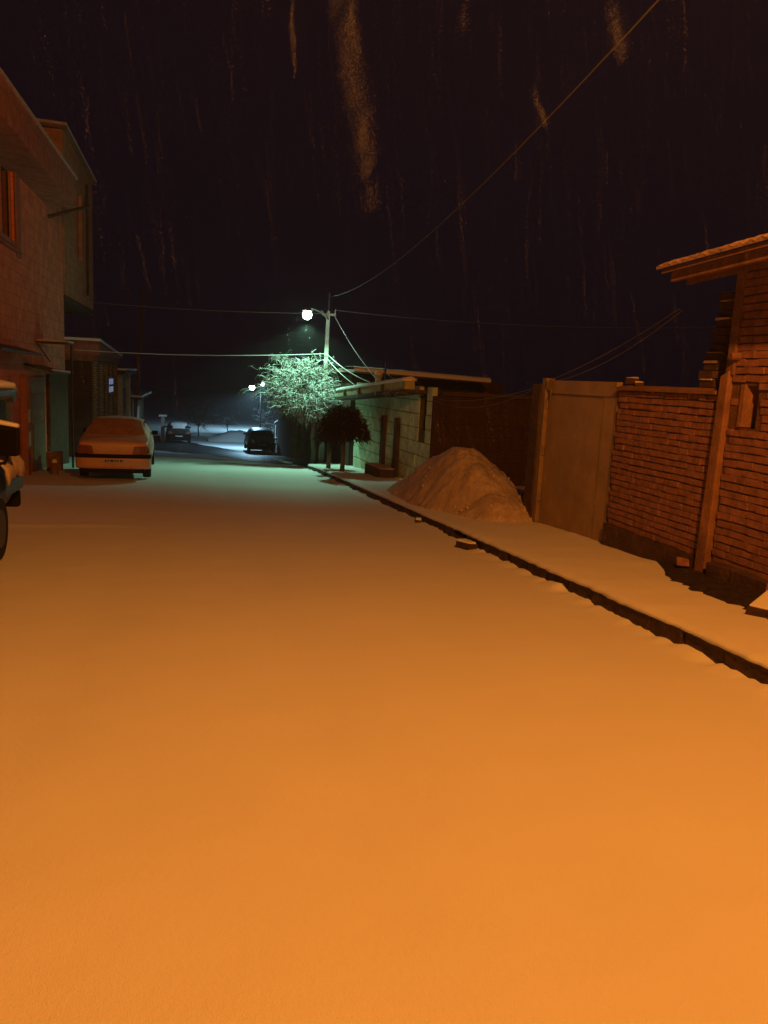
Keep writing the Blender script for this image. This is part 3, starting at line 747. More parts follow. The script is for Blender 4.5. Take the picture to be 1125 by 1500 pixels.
# roof slab with tall fascia overhanging the street
OX = -3.5
M['eave_red'] = mat('red_brown_render', (.42, .15, .1), .9, .3, 4, .5, 35)
rA = MB().hexa([(OX, 12.5, 5.86), (-11, 12.5, 5.86), (-11, 25.2, 5.98), (OX, 24.8, 5.98)], [(OX, 12.5, 6.52), (-11, 12.5, 6.52), (-11, 25.2, 6.78), (OX, 24.8, 6.78)]).build('roof', M['eave_red'], hA, bevel=.01)
MB().hexa([(OX+.04, 12.5, 6.50), (-4.4, 12.5, 6.50), (-4.4, 24.9, 6.76), (OX+.04, 24.9, 6.76)], [(OX+.04, 12.5, 6.56), (-4.4, 12.5, 6.60), (-4.4, 24.9, 6.86), (OX+.04, 24.9, 6.82)]).build('snow_cover', M['dirty_snow'], rA)
MB().hexa([(OX+.03, 12.5, 6.28), (OX+.001, 12.5, 6.28), (OX+.001, 24.82, 6.5), (OX+.03, 24.82, 6.5)], [(OX+.03, 12.5, 6.34), (OX+.001, 12.5, 6.34), (OX+.001, 24.82, 6.56), (OX+.03, 24.82, 6.56)]).build('drip_band', M['redpaint'], rA)
MB().tube([(FX, 25.0, 5.7), (-3.2, 25.2, 6.12)], .05, 6).build('rain_spout', M['dark_metal'], hA)
# pillar with enamel plates, canopies, door
MB().bb((FX+.001, 20.85, -1.6), (FX+.16, 21.15, 1.25)).build('pillar', M['redpaint'], hA, bevel=.01)
for (z0, z1) in ((.12, .45), (-.46, -.1)): MB().bb((FX+.162, 20.90, z0), (FX+.18, 21.12, z1)).build('number_plate', M['whitepatch'], hA)
c1 = MB().bb((FX+.01, 22.9, 2.13), (-3.52, 24.0, 2.17)).build('canopy', M['dark_metal'], hA); MB().bb((FX+.02, 22.88, 2.172), (-3.5, 23.98, 2.215)).build('snow_cover', M['dirty_snow'], c1)
MB().tube([(FX+.02, 22.95, 2.12), (FX+.35, 22.95, 1.62)], .018, 6).build('shadow_bar', M['dark_metal'], c1)  # dark bar modelled in place of the shadow below the canopy
MB().tube([(-3.56, 23.9, 2.12), (-3.56, 23.9, gz(23.9))], .03, 8).build('canopy_post', M['dark_metal'], hA)
c2 = MB().hexa([(FX+.01, 21.3, 1.52), (-3.66, 21.6, 1.36), (-3.6, 24.3, 1.30), (FX+.01, 24.3, 1.46)], [(FX+.01, 21.3, 1.57), (-3.66, 21.6, 1.41), (-3.6, 24.3, 1.35), (FX+.01, 24.3, 1.51)]).build('canopy', M['dark_metal'], hA)
MB().tube([(-3.68, 21.7, 1.43), (-3.61, 24.3, 1.37)], .035, 6).build('snow_cover', M['dirty_snow'], c2)
MB().hexa([(FX+.01, 16.5, 1.95), (-3.7, 16.5, 1.8), (-3.7, 20.6, 1.75), (FX+.01, 20.6, 1.9)], [(FX+.01, 16.5, 2.0), (-3.7, 16.5, 1.85), (-3.7, 20.6, 1.8), (FX+.01, 20.6, 1.95)]).build('canopy', M['dark_metal'], hA)
dA = MB().bb((FX+.005, 21.9, -1.4), (FX+.05, 23.7, 1.22)).build('door', M['door'], hA)
for z in (1.05, .72, .1): MB().bb((FX+.052, 21.95, z), (FX+.07, 23.65, z+.05)).build('rail', M['door'], dA)
MB().bb((FX+.052, 22.0, -1.2), (FX+.075, 23.6, .0)).build('lower_panel', M['door'], dA, bevel=.01)
MB().bb((FX+.02, 24.2, -1.6), (FX+.1, 27.4, 1.3)).build('side_panel', M['greydark'], hA)
pn = MB().bb((FX+.25, 22.6, gz(22.6)), (FX+.62, 23.0, gz(22.6)+.5)).build('meter_box', M['plaster'], bevel=.02); tag(pn, 'knee high brown metal box standing by the block house door', 'box')
sb = thing('marker_post', (-3.62, 21.3, gz(21.3)), 'short stubby marker post with snow on top behind the blue truck', 'post')
MB().lathe((-3.62, 21.3, gz(21.3)), [(.1, -.05), (.1, .22), (.07, .3)], 12).build('body', M['plaster'], sb); MB().lathe((-3.62, 21.3, gz(21.3)+.3), [(.072, 0), (.06, .06), (.02, .09)], 12).build('snow_cap', M['snow_soft'], sb, smooth=True)

hB = thing('block_house', (FX, 31, gz(31)), 'taller pale block house with overhanging upper floor beyond the rough block house', 'house')
holed(FX+.02, FX-.3, (27.6, 30.3, 31.6, 34.6), (3.8, 5.3, 7.6, 8.75)).build('upper_wall', M['blockB'], hB)
MB().bb((FX-.31, 27.6, 3.8), (-7.5, 27.9, 8.75)).build('end_wall', M['blockB'], hB)
wb = MB().bb((FX-.1, 30.3, 5.3), (FX-.16, 31.6, 7.6)).build('window', M['glass'], hB)
MB().bb((FX-.05, 30.9, 5.3), (FX-.098, 31.0, 7.6)).build('mullion', M['frame'], wb)
MB().bb((-5.0, 27.585, 7.2), (-5.7, 27.599, 8.3)).build('window', M['glass'], hB)
MB().bb((FX+.02, 27.6, 3.6), (-8, 34.6, 3.79)).build('floor_slab', M['greydark'], hB)
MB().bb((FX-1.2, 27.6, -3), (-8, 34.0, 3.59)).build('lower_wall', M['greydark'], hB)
rB = MB().hexa([(FX+.16, 27.45, 8.76), (-9, 27.45, 8.95), (-9, 34.75, 8.85), (FX+.16, 34.75, 8.66)], [(FX+.16, 27.45, 8.84), (-9, 27.45, 9.03), (-9, 34.75, 8.93), (FX+.16, 34.75, 8.74)]).build('roof', M['plaster'], hB)
MB().hexa([(FX+.18, 27.42, 8.845), (-5.6, 27.42, 8.88), (-5.6, 34.78, 8.78), (FX+.18, 34.78, 8.745)], [(FX+.18, 27.42, 8.92), (-5.6, 27.42, 8.96), (-5.6, 34.78, 8.86), (FX+.18, 34.78, 8.82)]).build('snow_cover', M['dirty_snow'], rB)
MB().tube([(FX+.08, 32.6, 8.2), (FX+.08, 32.6, 4.2)], .05, 6).build('downpipe', M['greydark'], hB)

hC = thing('brick_house', (FX, 38, gz(38)), 'single storey brick house with door pilasters and small lit window left of the white car', 'house')
MB().bb((FX, 34.2, -4), (FX-.3, 42.6, 1.75)).build('wall', M['brickC'], hC)
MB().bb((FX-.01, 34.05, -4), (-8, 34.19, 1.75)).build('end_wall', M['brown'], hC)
MB().bb((FX+.2, 33.95, 1.76), (-8, 42.7, 2.02)).build('fascia_band', M['plaster'], hC)
rC = MB().hexa([(FX+.35, 33.85, 2.46), (-8, 33.85, 2.5), (-8, 42.85, 2.04), (FX+.35, 42.85, 2.022)], [(FX+.35, 33.85, 2.56), (-8, 33.85, 2.6), (-8, 42.85, 2.14), (FX+.35, 42.85, 2.10)]).build('roof', M['plaster'], hC)
MB().hexa([(FX+.3, 34, 2.021), (-8, 34, 2.021), (-8, 42.6, 2.021), (FX+.3, 42.6, 2.021)], [(FX+.3, 34, 2.46), (-8, 34, 2.46), (-8, 42.6, 2.03), (FX+.3, 42.6, 2.03)]).build('gable', M['redpaint'], hC)
MB().hexa([(FX+.37, 33.83, 2.561), (-6, 33.83, 2.561), (-6, 42.87, 2.12), (FX+.37, 42.87, 2.102)], [(FX+.37, 33.83, 2.66), (-6, 33.83, 2.66), (-6, 42.87, 2.24), (FX+.37, 42.87, 2.2)]).build('snow_cover', M['snow_soft'], rC)
for y in (34.5, 36.5, 38.2, 40.1, 42.2): MB().bb((FX+.001, y, -3.5), (FX+.15, y+.35, 1.74)).build('pilaster', M['brickC'], hC)
dC = MB().bb((FX+.001, 36.9, -3.4), (FX+.03, 38.15, 1.15)).build('door', M['greydark'], hC)
lw = MB()
for i in range(3):
    for j in range(2): lw.bb((FX+.152, 38.75+i*.62, .40+j*.36), (FX+.16, 39.2+i*.62, .66+j*.36))
wl_ = MB().bb((FX+.10, 38.6, .3), (FX+.15, 40.6, 1.14)).build('window', M['door'], hC); lw.build('pane', M['lit_window'], wl_)
MB().bb((FX+.002, 34.9, -.4), (FX+.06, 35.6, 1.2)).build('door_panel', M['redpaint'], hC)

hD = thing('brick_house', (FX, 47, gz(47)), 'small far house with snow topped projecting eave beyond the lit window', 'house')
MB().bb((FX, 43.2, -5), (-8, 50, 1.2)).build('wall', M['brickC'], hD)
rD = MB().bb((FX+.5, 43.1, 1.21), (-8, 50.1, 1.42)).build('roof', M['greydark'], hD); MB().bb((FX+.55, 43.05, 1.421), (-8, 50.15, 1.52)).build('snow_cover', M['snow_soft'], rD)
MB().bb((FX+.001, 45.5, -4), (FX+.1, 47.5, .4)).build('door', M['greydark'], hD)
for y in (44.2, 49): MB().bb((FX+.001, y, -4), (FX+.2, y+.5, 1.2)).build('pilaster', M['panel'], hD)
hE = thing('brick_house', (FX, 56, gz(56)), 'farthest low house with pale door panel above the white car roof', 'house')
MB().bb((FX+.2, 51, -5.5), (-8, 61, -.35)).build('wall', M['brickC'], hE)
rE = MB().bb((FX+.7, 50.9, -.34), (-8, 61.1, -.2)).build('roof', M['greydark'], hE); MB().bb((FX+.75, 50.85, -.199), (-8, 61.15, -.08)).build('snow_cover', M['snow_soft'], rE)
MB().bb((FX+.21, 52.5, -3.9), (FX+.28, 55.5, -.9)).build('door', M['whitepatch'], hE)

# far pole behind the left houses, far gate pillar
fp = MB().hexa([(-4.35, 52, -4), (-4.1, 52, -4), (-4.1, 52.25, -4), (-4.35, 52.25, -4)], [(-3.62, 52, 6.3), (-3.4, 52, 6.3), (-3.4, 52.2, 6.3), (-3.62, 52.2, 6.3)]).build('utility_pole', M['trunk']); tag(fp, 'tall faint dark pole rising behind the left hand low houses', 'pole')
gpz = gz(60)
gp2 = thing('gate_pillar', (-2.72, 60, gpz), 'slim pale pillar with a square cap left of the far white car', 'pillar')
MB().bb((-2.84, 59.88, gpz-.1), (-2.58, 60.14, gpz+1.85)).build('shaft', M['concrete'], gp2, bevel=.01); MB().bb((-2.98, 59.74, gpz+1.85), (-2.44, 60.28, gpz+2.0)).build('cap', M['snow_soft'], gp2, bevel=.02)
MB().bb((-4.0, 59.8, gpz), (-2.9, 60.2, gpz+.42)).build('low_wall', M['brick_dark'], gp2)
sbk = MB(); xs_ = steps((.6, 6.5, .2))
for x in xs_:
    hgt = .75*math.exp(-((x-2.9)/1.6)**2)+.2+.12*n3(x*2, 3)
    for (y, f) in ((63, 0), (63.5, .7), (64.2, 1), (65.5, .6), (67, -.1)): sbk.v.append(Vector((x, y, gz(y)+hgt*f)))
for j in range(len(xs_)-1):
    for k in range(4):
        a = j*5+k; sbk.f.append((a, a+5, a+6, a+1))
o = sbk.build('snow_bank', M['snow_soft'], smooth=True); tag(o, 'low bank of ploughed snow across the far street behind the dark car', 'snow bank')
# corner house across the crossing on the right
hF = thing('mud_house', (5.3, 41, gz(41)), 'dark brown corner house behind the snowy tree across the crossing', 'house')
MB().bb((4.55, 40.6, -4.5), (10, 48, -.1)).build('wall', M['plaster'], hF)
MB().bb((4.45, 40.4, -.09), (10.2, 48.2, .06)).build('roof', M['greydark'], hF)
MB().bb((4.85, 40.58, -4.2), (6.6, 40.599, -.8)).build('door', M['greydark'], hF)
fp_ = thing('snowy_pillar', (4.85, 51, gz(51)), 'snow plastered pillar lit bluish between the dark car and the brown corner house', 'pillar')
MB().bb((4.7, 50.8, gz(51)-.1), (5.3, 51.3, gz(51)+1.75)).build('shaft', M['snow_soft'], fp_, bevel=.05)
b = MB(); b.lathe((4.3, 50.6, gz(51)-.05), [(.55, 0), (.4, .3), (.12, .5)], 12); b.lathe((5.0, 51, gz(51)+1.74), [(.42, 0), (.35, .18), (.1, .3)], 10); b.box((4.85, 50.7, gz(51)+.85), (.5, .4, .12), jit=.05); b.build('snow_cap', M['snow_soft'], fp_, smooth=True)

# ------------------------------------------------------------------ vehicles
def loft(stations, sub=2):
    """(y, w, zb, zmid, zbelt, w5, z5, w6, z6, ztop): half-sections mirrored into a closed body"""
    mb = MB(); n = None
    for (y, w, zb, zm, zl, w5, z5, w6, z6, zt) in stations:
        half = [(0, zb), (w*.8, zb), (w*.985, zb+.1), (w, zm), (w*.965, zl), (w5, z5), (w6, z6), (w6*.55, zt), (0, zt+.012)]
        ring = half+[(-x, z) for x, z in reversed(half[1:-1])]; n = len(ring)
        for x, z in ring: mb.v.append(Vector((x, y, z)))
    for i in range(len(stations)-1):
        for k in range(n):
            k2 = (k+1) % n; mb.f.append((i*n+k, (i+1)*n+k, (i+1)*n+k2, i*n+k2))
    mb.f.append(tuple(range(n))); e = (len(stations)-1)*n; mb.f.append(tuple(e+k for k in reversed(range(n))))
    return mb
def sheet(rows):
    """thin curved sheet through rows of points"""
    mb = MB(); n = len(rows[0])
    for r in rows: mb.v += [Vector(p) for p in r]
    for i in range(len(rows)-1):
        for k in range(n-1): mb.f.append((i*n+k, i*n+k+1, (i+1)*n+k+1, (i+1)*n+k))
    return mb
def wheel(x, y, root, r=.295, w=.19):
    side = 1 if x > 0 else -1
    t = MB().lathe((x, y, r), [(r*.62, -w/2), (r*.95, -w/2), (r, -w*.3), (r, w*.3), (r*.95, w/2), (r*.62, w/2)], 24, 'X').build('wheel', M['rubber'], root, local=True, smooth=False)
    q = MB().lathe((x+side*w*.42, y, r), [(r*.6, -.02), (r*.6, .012), (r*.25, .0), (r*.12, .02)], 18, 'X').build('rim', M['rim'], t, local=True)
SED = [(0.0, .74, .36, .6, .84, .70, .865, .55, .885, .895), (.07, .81, .28, .62, .90, .77, .945, .6, .965, .97), (.45, .845, .25, .62, .92, .79, .965, .62, .99, 1.0),
       (.74, .85, .25, .62, .93, .78, .985, .64, 1.01, 1.02), (1.30, .85, .25, .62, .93, .745, 1.14, .61, 1.345, 1.40), (2.1, .85, .25, .62, .93, .745, 1.16, .60, 1.375, 1.43),
       (2.72, .85, .25, .62, .92, .74, 1.14, .58, 1.335, 1.39), (3.32, .84, .25, .6, .90, .76, .955, .60, .98, .99), (4.1, .82, .27, .56, .77, .74, .82, .52, .85, .86), (4.4, .74, .35, .5, .64, .64, .68, .45, .7, .7)]
HAT = [(0.0, .72, .36, .6, .86, .68, .98, .56, 1.05, 1.06), (.07, .79, .28, .62, .9, .72, 1.06, .6, 1.18, 1.2), (.22, .81, .25, .62, .92, .73, 1.12, .61, 1.33, 1.38),
       (.9, .82, .25, .62, .93, .74, 1.16, .62, 1.40, 1.44), (1.9, .82, .25, .62, .93, .74, 1.16, .61, 1.40, 1.44), (2.35, .82, .25, .62, .92, .73, 1.13, .58, 1.33, 1.37),
       (2.9, .81, .25, .6, .89, .74, .94, .58, .97, .98), (3.6, .79, .27, .56, .77, .72, .82, .5, .85, .86), (3.8, .72, .35, .5, .64, .64, .68, .45, .7, .7)]
def car(name, st, loc, rz, label, paint, win, snow, hatch=False, snow_mat_='snow_soft', roof_snow=True):
    t = thing(name, loc, label, 'car', None, rz)
    L = st[-1][0]
    loft(st).build('body', paint, t, smooth=True, local=True, sub=2)
    yb, zb_, yt, zt_ = (.76, 1.025, 1.24, 1.375) if not hatch else (.03, 1.0, .19, 1.33)
    rows = []
    for i in range(7):
        f = i/6; y = yb+(yt-yb)*f; z = zb_+(zt_-zb_)*f; hw = .70-.13*f if not hatch else .6-.06*f
        rows.append([(hw*(k/5-1), y-.05-.02*math.sin(PI*f)+(.09*abs(k/5-1)**3), z+.055-.05*abs(k/5-1)**3) for k in range(11)])
    sheet(rows).build('rear_window', win, t, smooth=True, local=True)
    # side glass
    for s in (-1, 1):
        ys_ = (1.25, 1.5, 2.1, 2.55, 2.95) if not hatch else (.4, .7, 1.3, 1.9, 2.4)
        zz = (1.16, 1.29, 1.33, 1.29, 1.06)
        rows = [[(s*(.80-.0*i), y, .985), (s*(.80-.19*(z-.985)/.36), y+.02, z)] for i, (y, z) in enumerate(zip(ys_, zz))]
        sheet(rows).build('side_window', M['glass'], t, local=True)
    # tail lamps, bumper, strip, plate
    zl = .745
    for s in (-1, 1):
        tl = sheet([[(s*.44, -.018, zl-.08), (s*.48, -.018, zl+.095)], [(s*.60, -.012, zl-.09), (s*.60, -.005, zl+.105)], [(s*.74, .03, zl-.09), (s*.735, .035, zl+.105)], [(s*.815, .13, zl-.06), (s*.80, .14, zl+.07)]])
        o = tl.build('tail_lamp', M['tail'], t, local=True); md = o.modifiers.new('solid', 'SOLIDIFY'); md.thickness = .02; md.offset = 0
    bm = MB()
    for (y, hw) in ((-.10, .70), (-.06, .79), (.12, .86), (.5, .862)):
        for s in (1,): pass
    prof = [(-.86, .42), (-.855, .1), (-.80, -.04), (-.6, -.085), (0, -.105), (.6, -.085), (.80, -.04), (.855, .1), (.86, .42)]
    rows = [[(x, y+(.06 if z < .32 else 0), z) for x, y in prof] for z in (.30, .34, .40, .52, .585)]
    rows.append([(x*.97, y+.09, .60) for x, y in prof])
    bo = sheet(rows).build('bumper', paint if not hatch else M['trim'], t, smooth=True, local=True)
    rows = [[(x*1.006, y-.008+(.012 if z in (.555, .655) else 0), z) for x, y in prof] for z in (.555, .57, .64, .655)]
    sheet(rows).build('bumper_strip', M['trim'], bo, smooth=True, local=True)
    pt = MB().box((0, -.118, .50), (.52, .012, .09)).build('licence_plate', M['plate'], t, local=True, bevel=.003)
    mk = MB()
    for (x, w_) in ((-.16, .04), (-.10, .03), (-.02, .07), (.06, .03), (.11, .03), (.19, .05)):
        if not hatch: MB().box((x, -.126, .50), (w_, .004, .042)).build('character', M['trim'], pt, local=True)
    MB().bb((-.7, -.02, .2), (.7, L-.2, .32)).build('underbody', M['trim'], t, local=True)
    MB().tube([(.45, -.06, .27), (.45, .5, .27)], .03, 8).build('exhaust', M['dark_metal'], t, local=True)
    for x in (-.74, .74):
        for y in (.83 if not hatch else .5, L-.85): wheel(x, y, t)
        MB().box((x*1.19, L*.59, .99), (.16, .09, .11)).build('wing_mirror', M['trim'], t, local=True, bevel=.02)
    if roof_snow:
        ys_ = (1.16, 1.5, 2.1, 2.75) if not hatch else (.17, .8, 1.7, 2.35)
        zz = (1.34, 1.40, 1.415, 1.36) if not hatch else (1.35, 1.42, 1.425, 1.33)
        rows = [[(.60*(k/5-1), y+.02*n3(k, y*3), z+.028-.075*abs(k/5-1)**3+.010*n3(k*.7, y*2, 5)) for k in range(11)] for y, z in zip(ys_, zz)]
        o = sheet(rows).build('snow_cover', M[snow_mat_], t, smooth=True, local=True); md = o.modifiers.new('solid', 'SOLIDIFY'); md.thickness = .05; md.offset = -1
    if snow:
        rows = [[(.66*(k/5-1), y, z+.032-.05*abs(k/5-1)**3) for k in range(11)] for y, z in ((.04, .955), (.2, .985), (.5, 1.005), (.76, 1.03))]
        o = sheet(rows).build('boot_snow', M[snow_mat_], t, smooth=True, local=True)
    return t
cy = 19.62
car('parked_car', SED, (-2.02, cy, gz(cy)-.01), R(1.5), 'pale saloon car with frosted rear window parked by the left houses', M['carwhite'], M['frost'], False, False, 'dirty_snow')
car('parked_car', HAT, (3.62, 48.0, gz(48)), R(1), 'dark hatchback seen from behind as a silhouette in the far street', M['cardark'], M['glass'], False, True, 'dirty_snow', False)
car('parked_car', HAT, (-1.52, 58.8, gz(58.8)), R(4), 'far dark hatchback with thick white snow on roof and rear window', M['cardark'], M['snow_soft'], False, True, 'snow_soft', True)

# blue pickup facing down the street, only the front of its flank in the frame
TX, TY = -2.93, 9.85
tr_ = thing('pickup_truck', (TX, TY, gz(8.9)), 'blue pickup truck with snow on its wing and a big black mirror', 'truck', None, PI)
PK = [(0.0, .72, .48, .68, .86, .68, .9, .5, .92, .93), (.10, .82, .42, .68, .92, .77, .97, .55, 1.0, 1.01), (.25, .85, .42, .7, .97, .79, 1.03, .56, 1.06, 1.07), (.9, .86, .42, .7, 1.0, .81, 1.06, .62, 1.09, 1.10),
      (1.6, .86, .42, .7, 1.0, .82, 1.06, .66, 1.08, 1.08), (2.4, .86, .42, .7, 1.0, .82, 1.06, .67, 1.08, 1.08), (2.46, .84, .45, .7, .98, .78, 1.04, .62, 1.05, 1.05)]
loft(PK).build('body', M['carblue'], tr_, smooth=True, local=True, sub=2)
m_, nt_, p_ = new_mat('clear_glass'); p_.inputs['Transmission Weight'].default_value = 1; p_.inputs['IOR'].default_value = 1.03; p_.inputs['Roughness'].default_value = 0; M['clear'] = m_
MB().add([(-.78, .22, 1.04), (.78, .22, 1.04), (.78, .40, 1.72), (-.78, .40, 1.72)], [(0, 1, 2, 3)]).build('windscreen', M['clear'], tr_, local=True)
cab = sheet([[(.93*(k/5-1), y, z-.09*abs(k/5-1)**3) for k in range(11)] for y, z in ((.28, 1.83), (.4, 1.885), (1.2, 1.90), (2.3, 1.89), (2.44, 1.83))]).build('cab_roof', M['carblue'], tr_, smooth=True, local=True)
md = cab.modifiers.new('solid', 'SOLIDIFY'); md.thickness = .11; md.offset = -1
o = sheet([[(.93*(k/5-1), y, z+.05-.085*abs(k/5-1)**3+.008*n3(k, y*3)) for k in range(11)] for y, z in ((.26, 1.845), (.4, 1.895), (1.2, 1.91), (2.3, 1.90), (2.44, 1.84))]).build('snow_cover', M['snow_soft'], cab, smooth=True, local=True)
md = o.modifiers.new('solid', 'SOLIDIFY'); md.thickness = .06; md.offset = -1
MB().bb((-.7, 2.43, 1.03), (.7, 2.46, 1.7)).build('cab_back', M['carblue'], tr_, local=True)
for s in (-1, 1):
    for (ya, yb) in ((.20, .40), (2.40, 2.40), (1.35, 1.35)):
        MB().tube([(s*.82, ya, 1.02), (s*.86, yb, 1.74)], .03, 6).build('door_pillar', M['carblue'], tr_, local=True)
    MB().add([(s*.82, .24, 1.04), (s*.82, 2.38, 1.04), (s*.86, 2.38, 1.72), (s*.86, .42, 1.72)], [(0, 1, 2, 3)]).build('side_window', M['clear'], tr_, local=True)
    d_ = MB().bb((s*.850, .92, .5), (s*.872, 2.3, 1.02)).build('door', M['carblue'], tr_, local=True, bevel=.006)
    MB().box((s*.882, 2.12, .94), (.02, .13, .03)).build('handle', M['metal'], d_, local=True)
    mr_ = MB().box((s*.965, .92, 1.27), (.22, .08, .32), rz=-s*.12).build('wing_mirror', M['trim'], tr_, local=True, bevel=.05)
    MB().box((s*.965, .965, 1.27), (.17, .006, .25), rz=-s*.12).build('mirror_glass', M['mirror'], mr_, local=True)
    MB().box((s*.965, .92, 1.45), (.21, .09, .045), ry=s*.16, jit=.006).build('snow_cap', M['snow_soft'], mr_, local=True, bevel=.016)
    MB().tube([(s*.82, .92, 1.02), (s*.93, .92, 1.04), (s*.955, .92, 1.13)], .016, 6).build('mirror_stem', M['trim'], mr_, local=True)
    sheet([[(s*x, y, z) for x, z in ((.80, 1.0), (.90, .95), (.925, .78), (.92, .66))] for y in (.06, .2, .5, .85, .91)]).build('wing', M['carblue'], tr_, smooth=True, local=True)
    fy = steps((.06, .91, .09))
    o = sheet([[(s*x, y, z+.016*n3(y*6, x*9)) for x, z in ((.60, 1.08), (.74, 1.075), (.87, 1.045), (.935+.014*n3(y*6, 2), .96), (.945+.01*n3(y*9, 6), .84+.10*n3(y*5, 4)))] for y in fy]).build('wing_snow', M['dirty_snow'], tr_, smooth=True, local=True)
    md = o.modifiers.new('solid', 'SOLIDIFY'); md.thickness = .03; md.offset = 0
    MB().lathe((s*.52, -.03, .72), [(.11, -.02), (.11, .06), (.05, .07)], 14, 'Y').build('headlight', M['frost'], tr_, local=True)
MB().box((0, -.1, .5), (1.70, .12, .2)).build('bumper', M['trim'], tr_, local=True, bevel=.03)
MB().bb((-.42, -.02, .62), (.42, .02, .84)).build('grille', M['trim'], tr_, local=True)
bd = MB(); bd.bb((-.86, 2.52, .62), (.86, 4.6, .70)); bd.bb((-.86, 2.52, .701), (-.82, 4.6, 1.05)); bd.bb((.82, 2.52, .701), (.86, 4.6, 1.05)); bd.bb((-.819, 2.52, .701), (.819, 2.56, 1.05)); bd.bb((-.819, 4.56, .701), (.819, 4.6, 1.05))
bd.build('cargo_bed', M['carblue'], tr_, local=True)
sheet([[(.81*(k/4-1), y, .80+.03*n3(k, y)) for k in range(9)] for y in (2.57, 3.2, 3.9, 4.55)]).build('bed_snow', M['snow_soft'], tr_, smooth=True, local=True)
for x in (-.78, .78):
    for y in (.98, 3.6): wheel(x, y, tr_, .34, .2)
sheet([[(.6*(k/5-1), y, z+.035-.04*abs(k/5-1)**3) for k in range(11)] for y, z in ((.02, .95), (.06, .985), (.12, 1.01), (.2, 1.05))]).build('bonnet_snow', M['snow_soft'], tr_, smooth=True, local=True)

# ------------------------------------------------------------------ wires
def wire(a, b, sag, r, label, m='wire', n=24, group=None):
    a, b = Vector(a), Vector(b)
    pts = [a.lerp(b, i/n)-Vector((0, 0, sag*4*(i/n)*(1-i/n))) for i in range(n+1)]
    o = MB().tube(pts, r, 5).build('overhead_wire', M[m]); return tag(o, label, 'wire', group)
wire((4.42, 28.3, 4.40), (3.86, .62, 6.18), .92, .008, 'long sagging cable from the green lit pole up across the night sky')
wire((4.35, 28.3, 3.82), (-12, 34, 4.6), .35, .009, 'cable running left from the lamp pole top over the street')
wire((4.58, 28.3, 3.95), (20, 23, 4.2), .35, .008, 'cable running right from the lamp pole top over the roofs')
wire((4.30, 28.2, 2.42), (FX, 29.5, 2.1), .12, .012, 'pale cable from the pole through the tree to the left', 'wire_pale')
wire((4.56, 28.2, 3.75), (5.0, 22.8, 1.62), .12, .012, 'steep cable dropping from the lamp pole top to the roof pipe', 'wire_pale')
wire((4.36, 28.2, 2.40), (4.72, 22.4, 1.52), .10, .012, 'slack pale cable from mid pole to the parapet', 'wire_pale')
wire((4.36, 28.2, 2.25), (4.5, 23.6, 1.42), .06, .012, 'short pale cable from mid pole to the parapet corner', 'wire_pale')
wire((4.9, 7.6, 2.5), (5.05, 11.0, 1.72), .06, .005, 'upper of two thin cables from the brick house eave to the gate', 'wire')
wire((4.9, 7.55, 2.48), (5.08, 11.3, 1.68), .16, .005, 'lower of two thin cables from the brick house eave to the gate', 'wire')
wire((5.05, 11.0, 1.70), (5.35, 18.0, 1.2), .28, .006, 'slack cable from the gate post to the stone block house corner')
wire((5.1, 11.2, 1.66), (5.6, 24.0, 1.8), .5, .006, 'second slack cable from the gate pier past the heap')

# ------------------------------------------------------------------ falling snow
fl = MB(); rnd = random.Random(77)
for i in range(4200):
    y = 1.2+32*rnd.random()**1.2; x = rnd.uniform(-.55, .95)*y*.9+.05*y; z = 1.6+y*rnd.uniform(-.25, .62)
    if z < gz(y)+.3 or abs(x) > 9: continue
    k = rnd.randint(14, 44); sx, sy = rnd.gauss(.14, .07), rnd.gauss(0, .03); gap = rnd.uniform(.003, .007)*y*.5
    r0 = rnd.uniform(.45, 1)**2*.00025*y**.8
    for q in range(k):              # little trains of fine flakes, lined up to imitate blurred fall streaks
        fl.octa((x+sx*q*gap+rnd.gauss(0, .0011*y), y+sy*q*gap, z-q*gap*rnd.uniform(.9, 1.1)), r0*rnd.uniform(.5, 1.2), .35)
# blur streaks: very fine flakes packed to imitate motion trails of near snow
def blur_streak(c, d, ln, wid, n, r0):
    c = Vector(c); d = Vector(d).normalized(); s = d.cross(Vector((0, 1, 0))).normalized()
    for i in range(n):
        t = min(1, max(0, rnd.betavariate(2, 1.7))); w = math.sin(PI*t)**.7*(.35+.65*abs(n3(t*6, n)))
        if n3(t*11, n*.1) < -.25 and rnd.random() < .7: continue
        p = c+d*ln*(t-.5)+s*(wid*w*rnd.gauss(0, .5)+.012*n3(t*4, n+3)*ln/.3)+Vector((0, rnd.gauss(0, wid), 0))
        fl.octa(p, r0*rnd.uniform(.5, 1.2), .4)
blur_streak((.245, 1.4, 2.08), (.085, .02, -.33), .40, .034, 8500, .00020)
blur_streak((.235, 1.4, 2.20), (.06, 0, -.33), .16, .016, 1700, .00020)
blur_streak((.145, 1.45, 2.17), (.02, 0, -.33), .14, .012, 800, .0002)
blur_streak((.715, 1.4, 2.235), (.06, .0, -.16), .11, .012, 1300, .00026)
blur_streak((.58, 1.4, 2.09), (.05, 0, -.09), .075, .006, 500, .00024)
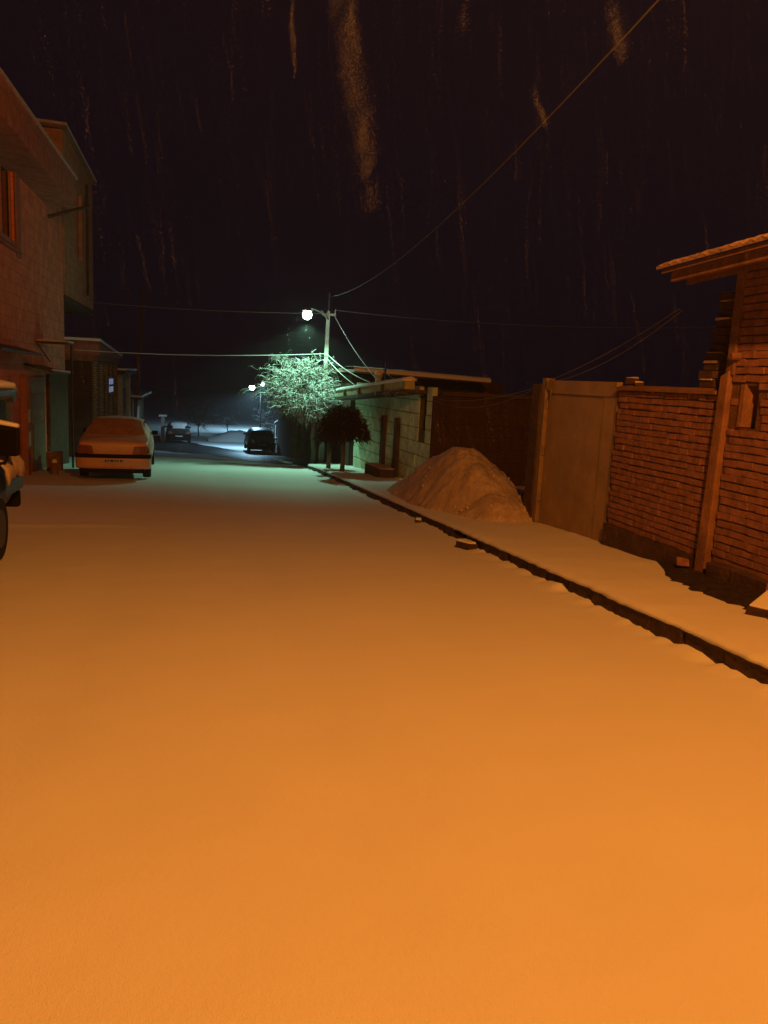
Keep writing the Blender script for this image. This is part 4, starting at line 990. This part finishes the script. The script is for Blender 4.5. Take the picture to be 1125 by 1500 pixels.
blur_streak((.46, 1.5, 2.26), (.02, 0, -.2), .06, .008, 300, .0002)
o = fl.build('falling_snow', M['flake']); tag(o, 'snowflakes drifting down through the night air, lined up as blur streaks', None, None, 'stuff')

# coarse ice crystals lying on the fresh snow, catching the lamp
ic = MB()
for i in range(420):
    y = 1.4+9*rnd.random()**1.4; x = rnd.uniform(-.5, .85)*y
    if x > KX-.2: continue
    ic.octa((x, y, gz(y)+.016+rnd.uniform(-.004, .012)), rnd.uniform(.0006, .0014)*(.7+.16*y), .4)
m, nt, p = new_mat('ice_crystal'); p.inputs['Base Color'].default_value = (.9, .9, .92, 1); p.inputs['Roughness'].default_value = .12; p.inputs['Coat Weight'].default_value = 1; p.inputs['Specular IOR Level'].default_value = 1
o = ic.build('ice_crystals', m); tag(o, 'glinting ice crystals scattered over the road snow', None, None, 'stuff')

# ------------------------------------------------------------------ haze: one closed box of snowy air
hz = MB().bb((-95, -35, -9), (95, 425, 12)).build('haze', None); tag(hz, 'thin snowy night haze', None, None, 'stuff')
m = bpy.data.materials.new('haze_air'); m.use_nodes = True; nt = m.node_tree; nt.nodes.clear()
out = N(nt, 'ShaderNodeOutputMaterial'); pvn = N(nt, 'ShaderNodeVolumePrincipled')
pvn.inputs['Color'].default_value = (.9, .9, .92, 1); pvn.inputs['Density'].default_value = .0019; pvn.inputs['Anisotropy'].default_value = .3
nt.links.new(pvn.outputs['Volume'], out.inputs['Volume']); hz.data.materials.append(m)

# ------------------------------------------------------------------ night sky
wd = bpy.data.worlds.new('World'); sc.world = wd; wd.use_nodes = True; nt = wd.node_tree
bg = nt.nodes['Background']; bg.inputs['Color'].default_value = (.50, .42, 1.0, 1); bg.inputs['Strength'].default_value = .0048

sc.view_settings.view_transform = 'Standard'; sc.view_settings.look = 'None'; sc.view_settings.exposure = 0; sc.view_settings.gamma = 1
sc.cycles.use_denoising = True
sc.cycles.max_bounces = 6; sc.cycles.diffuse_bounces = 3; sc.cycles.volume_bounces = 0
sc.cycles.sample_clamp_indirect = 3
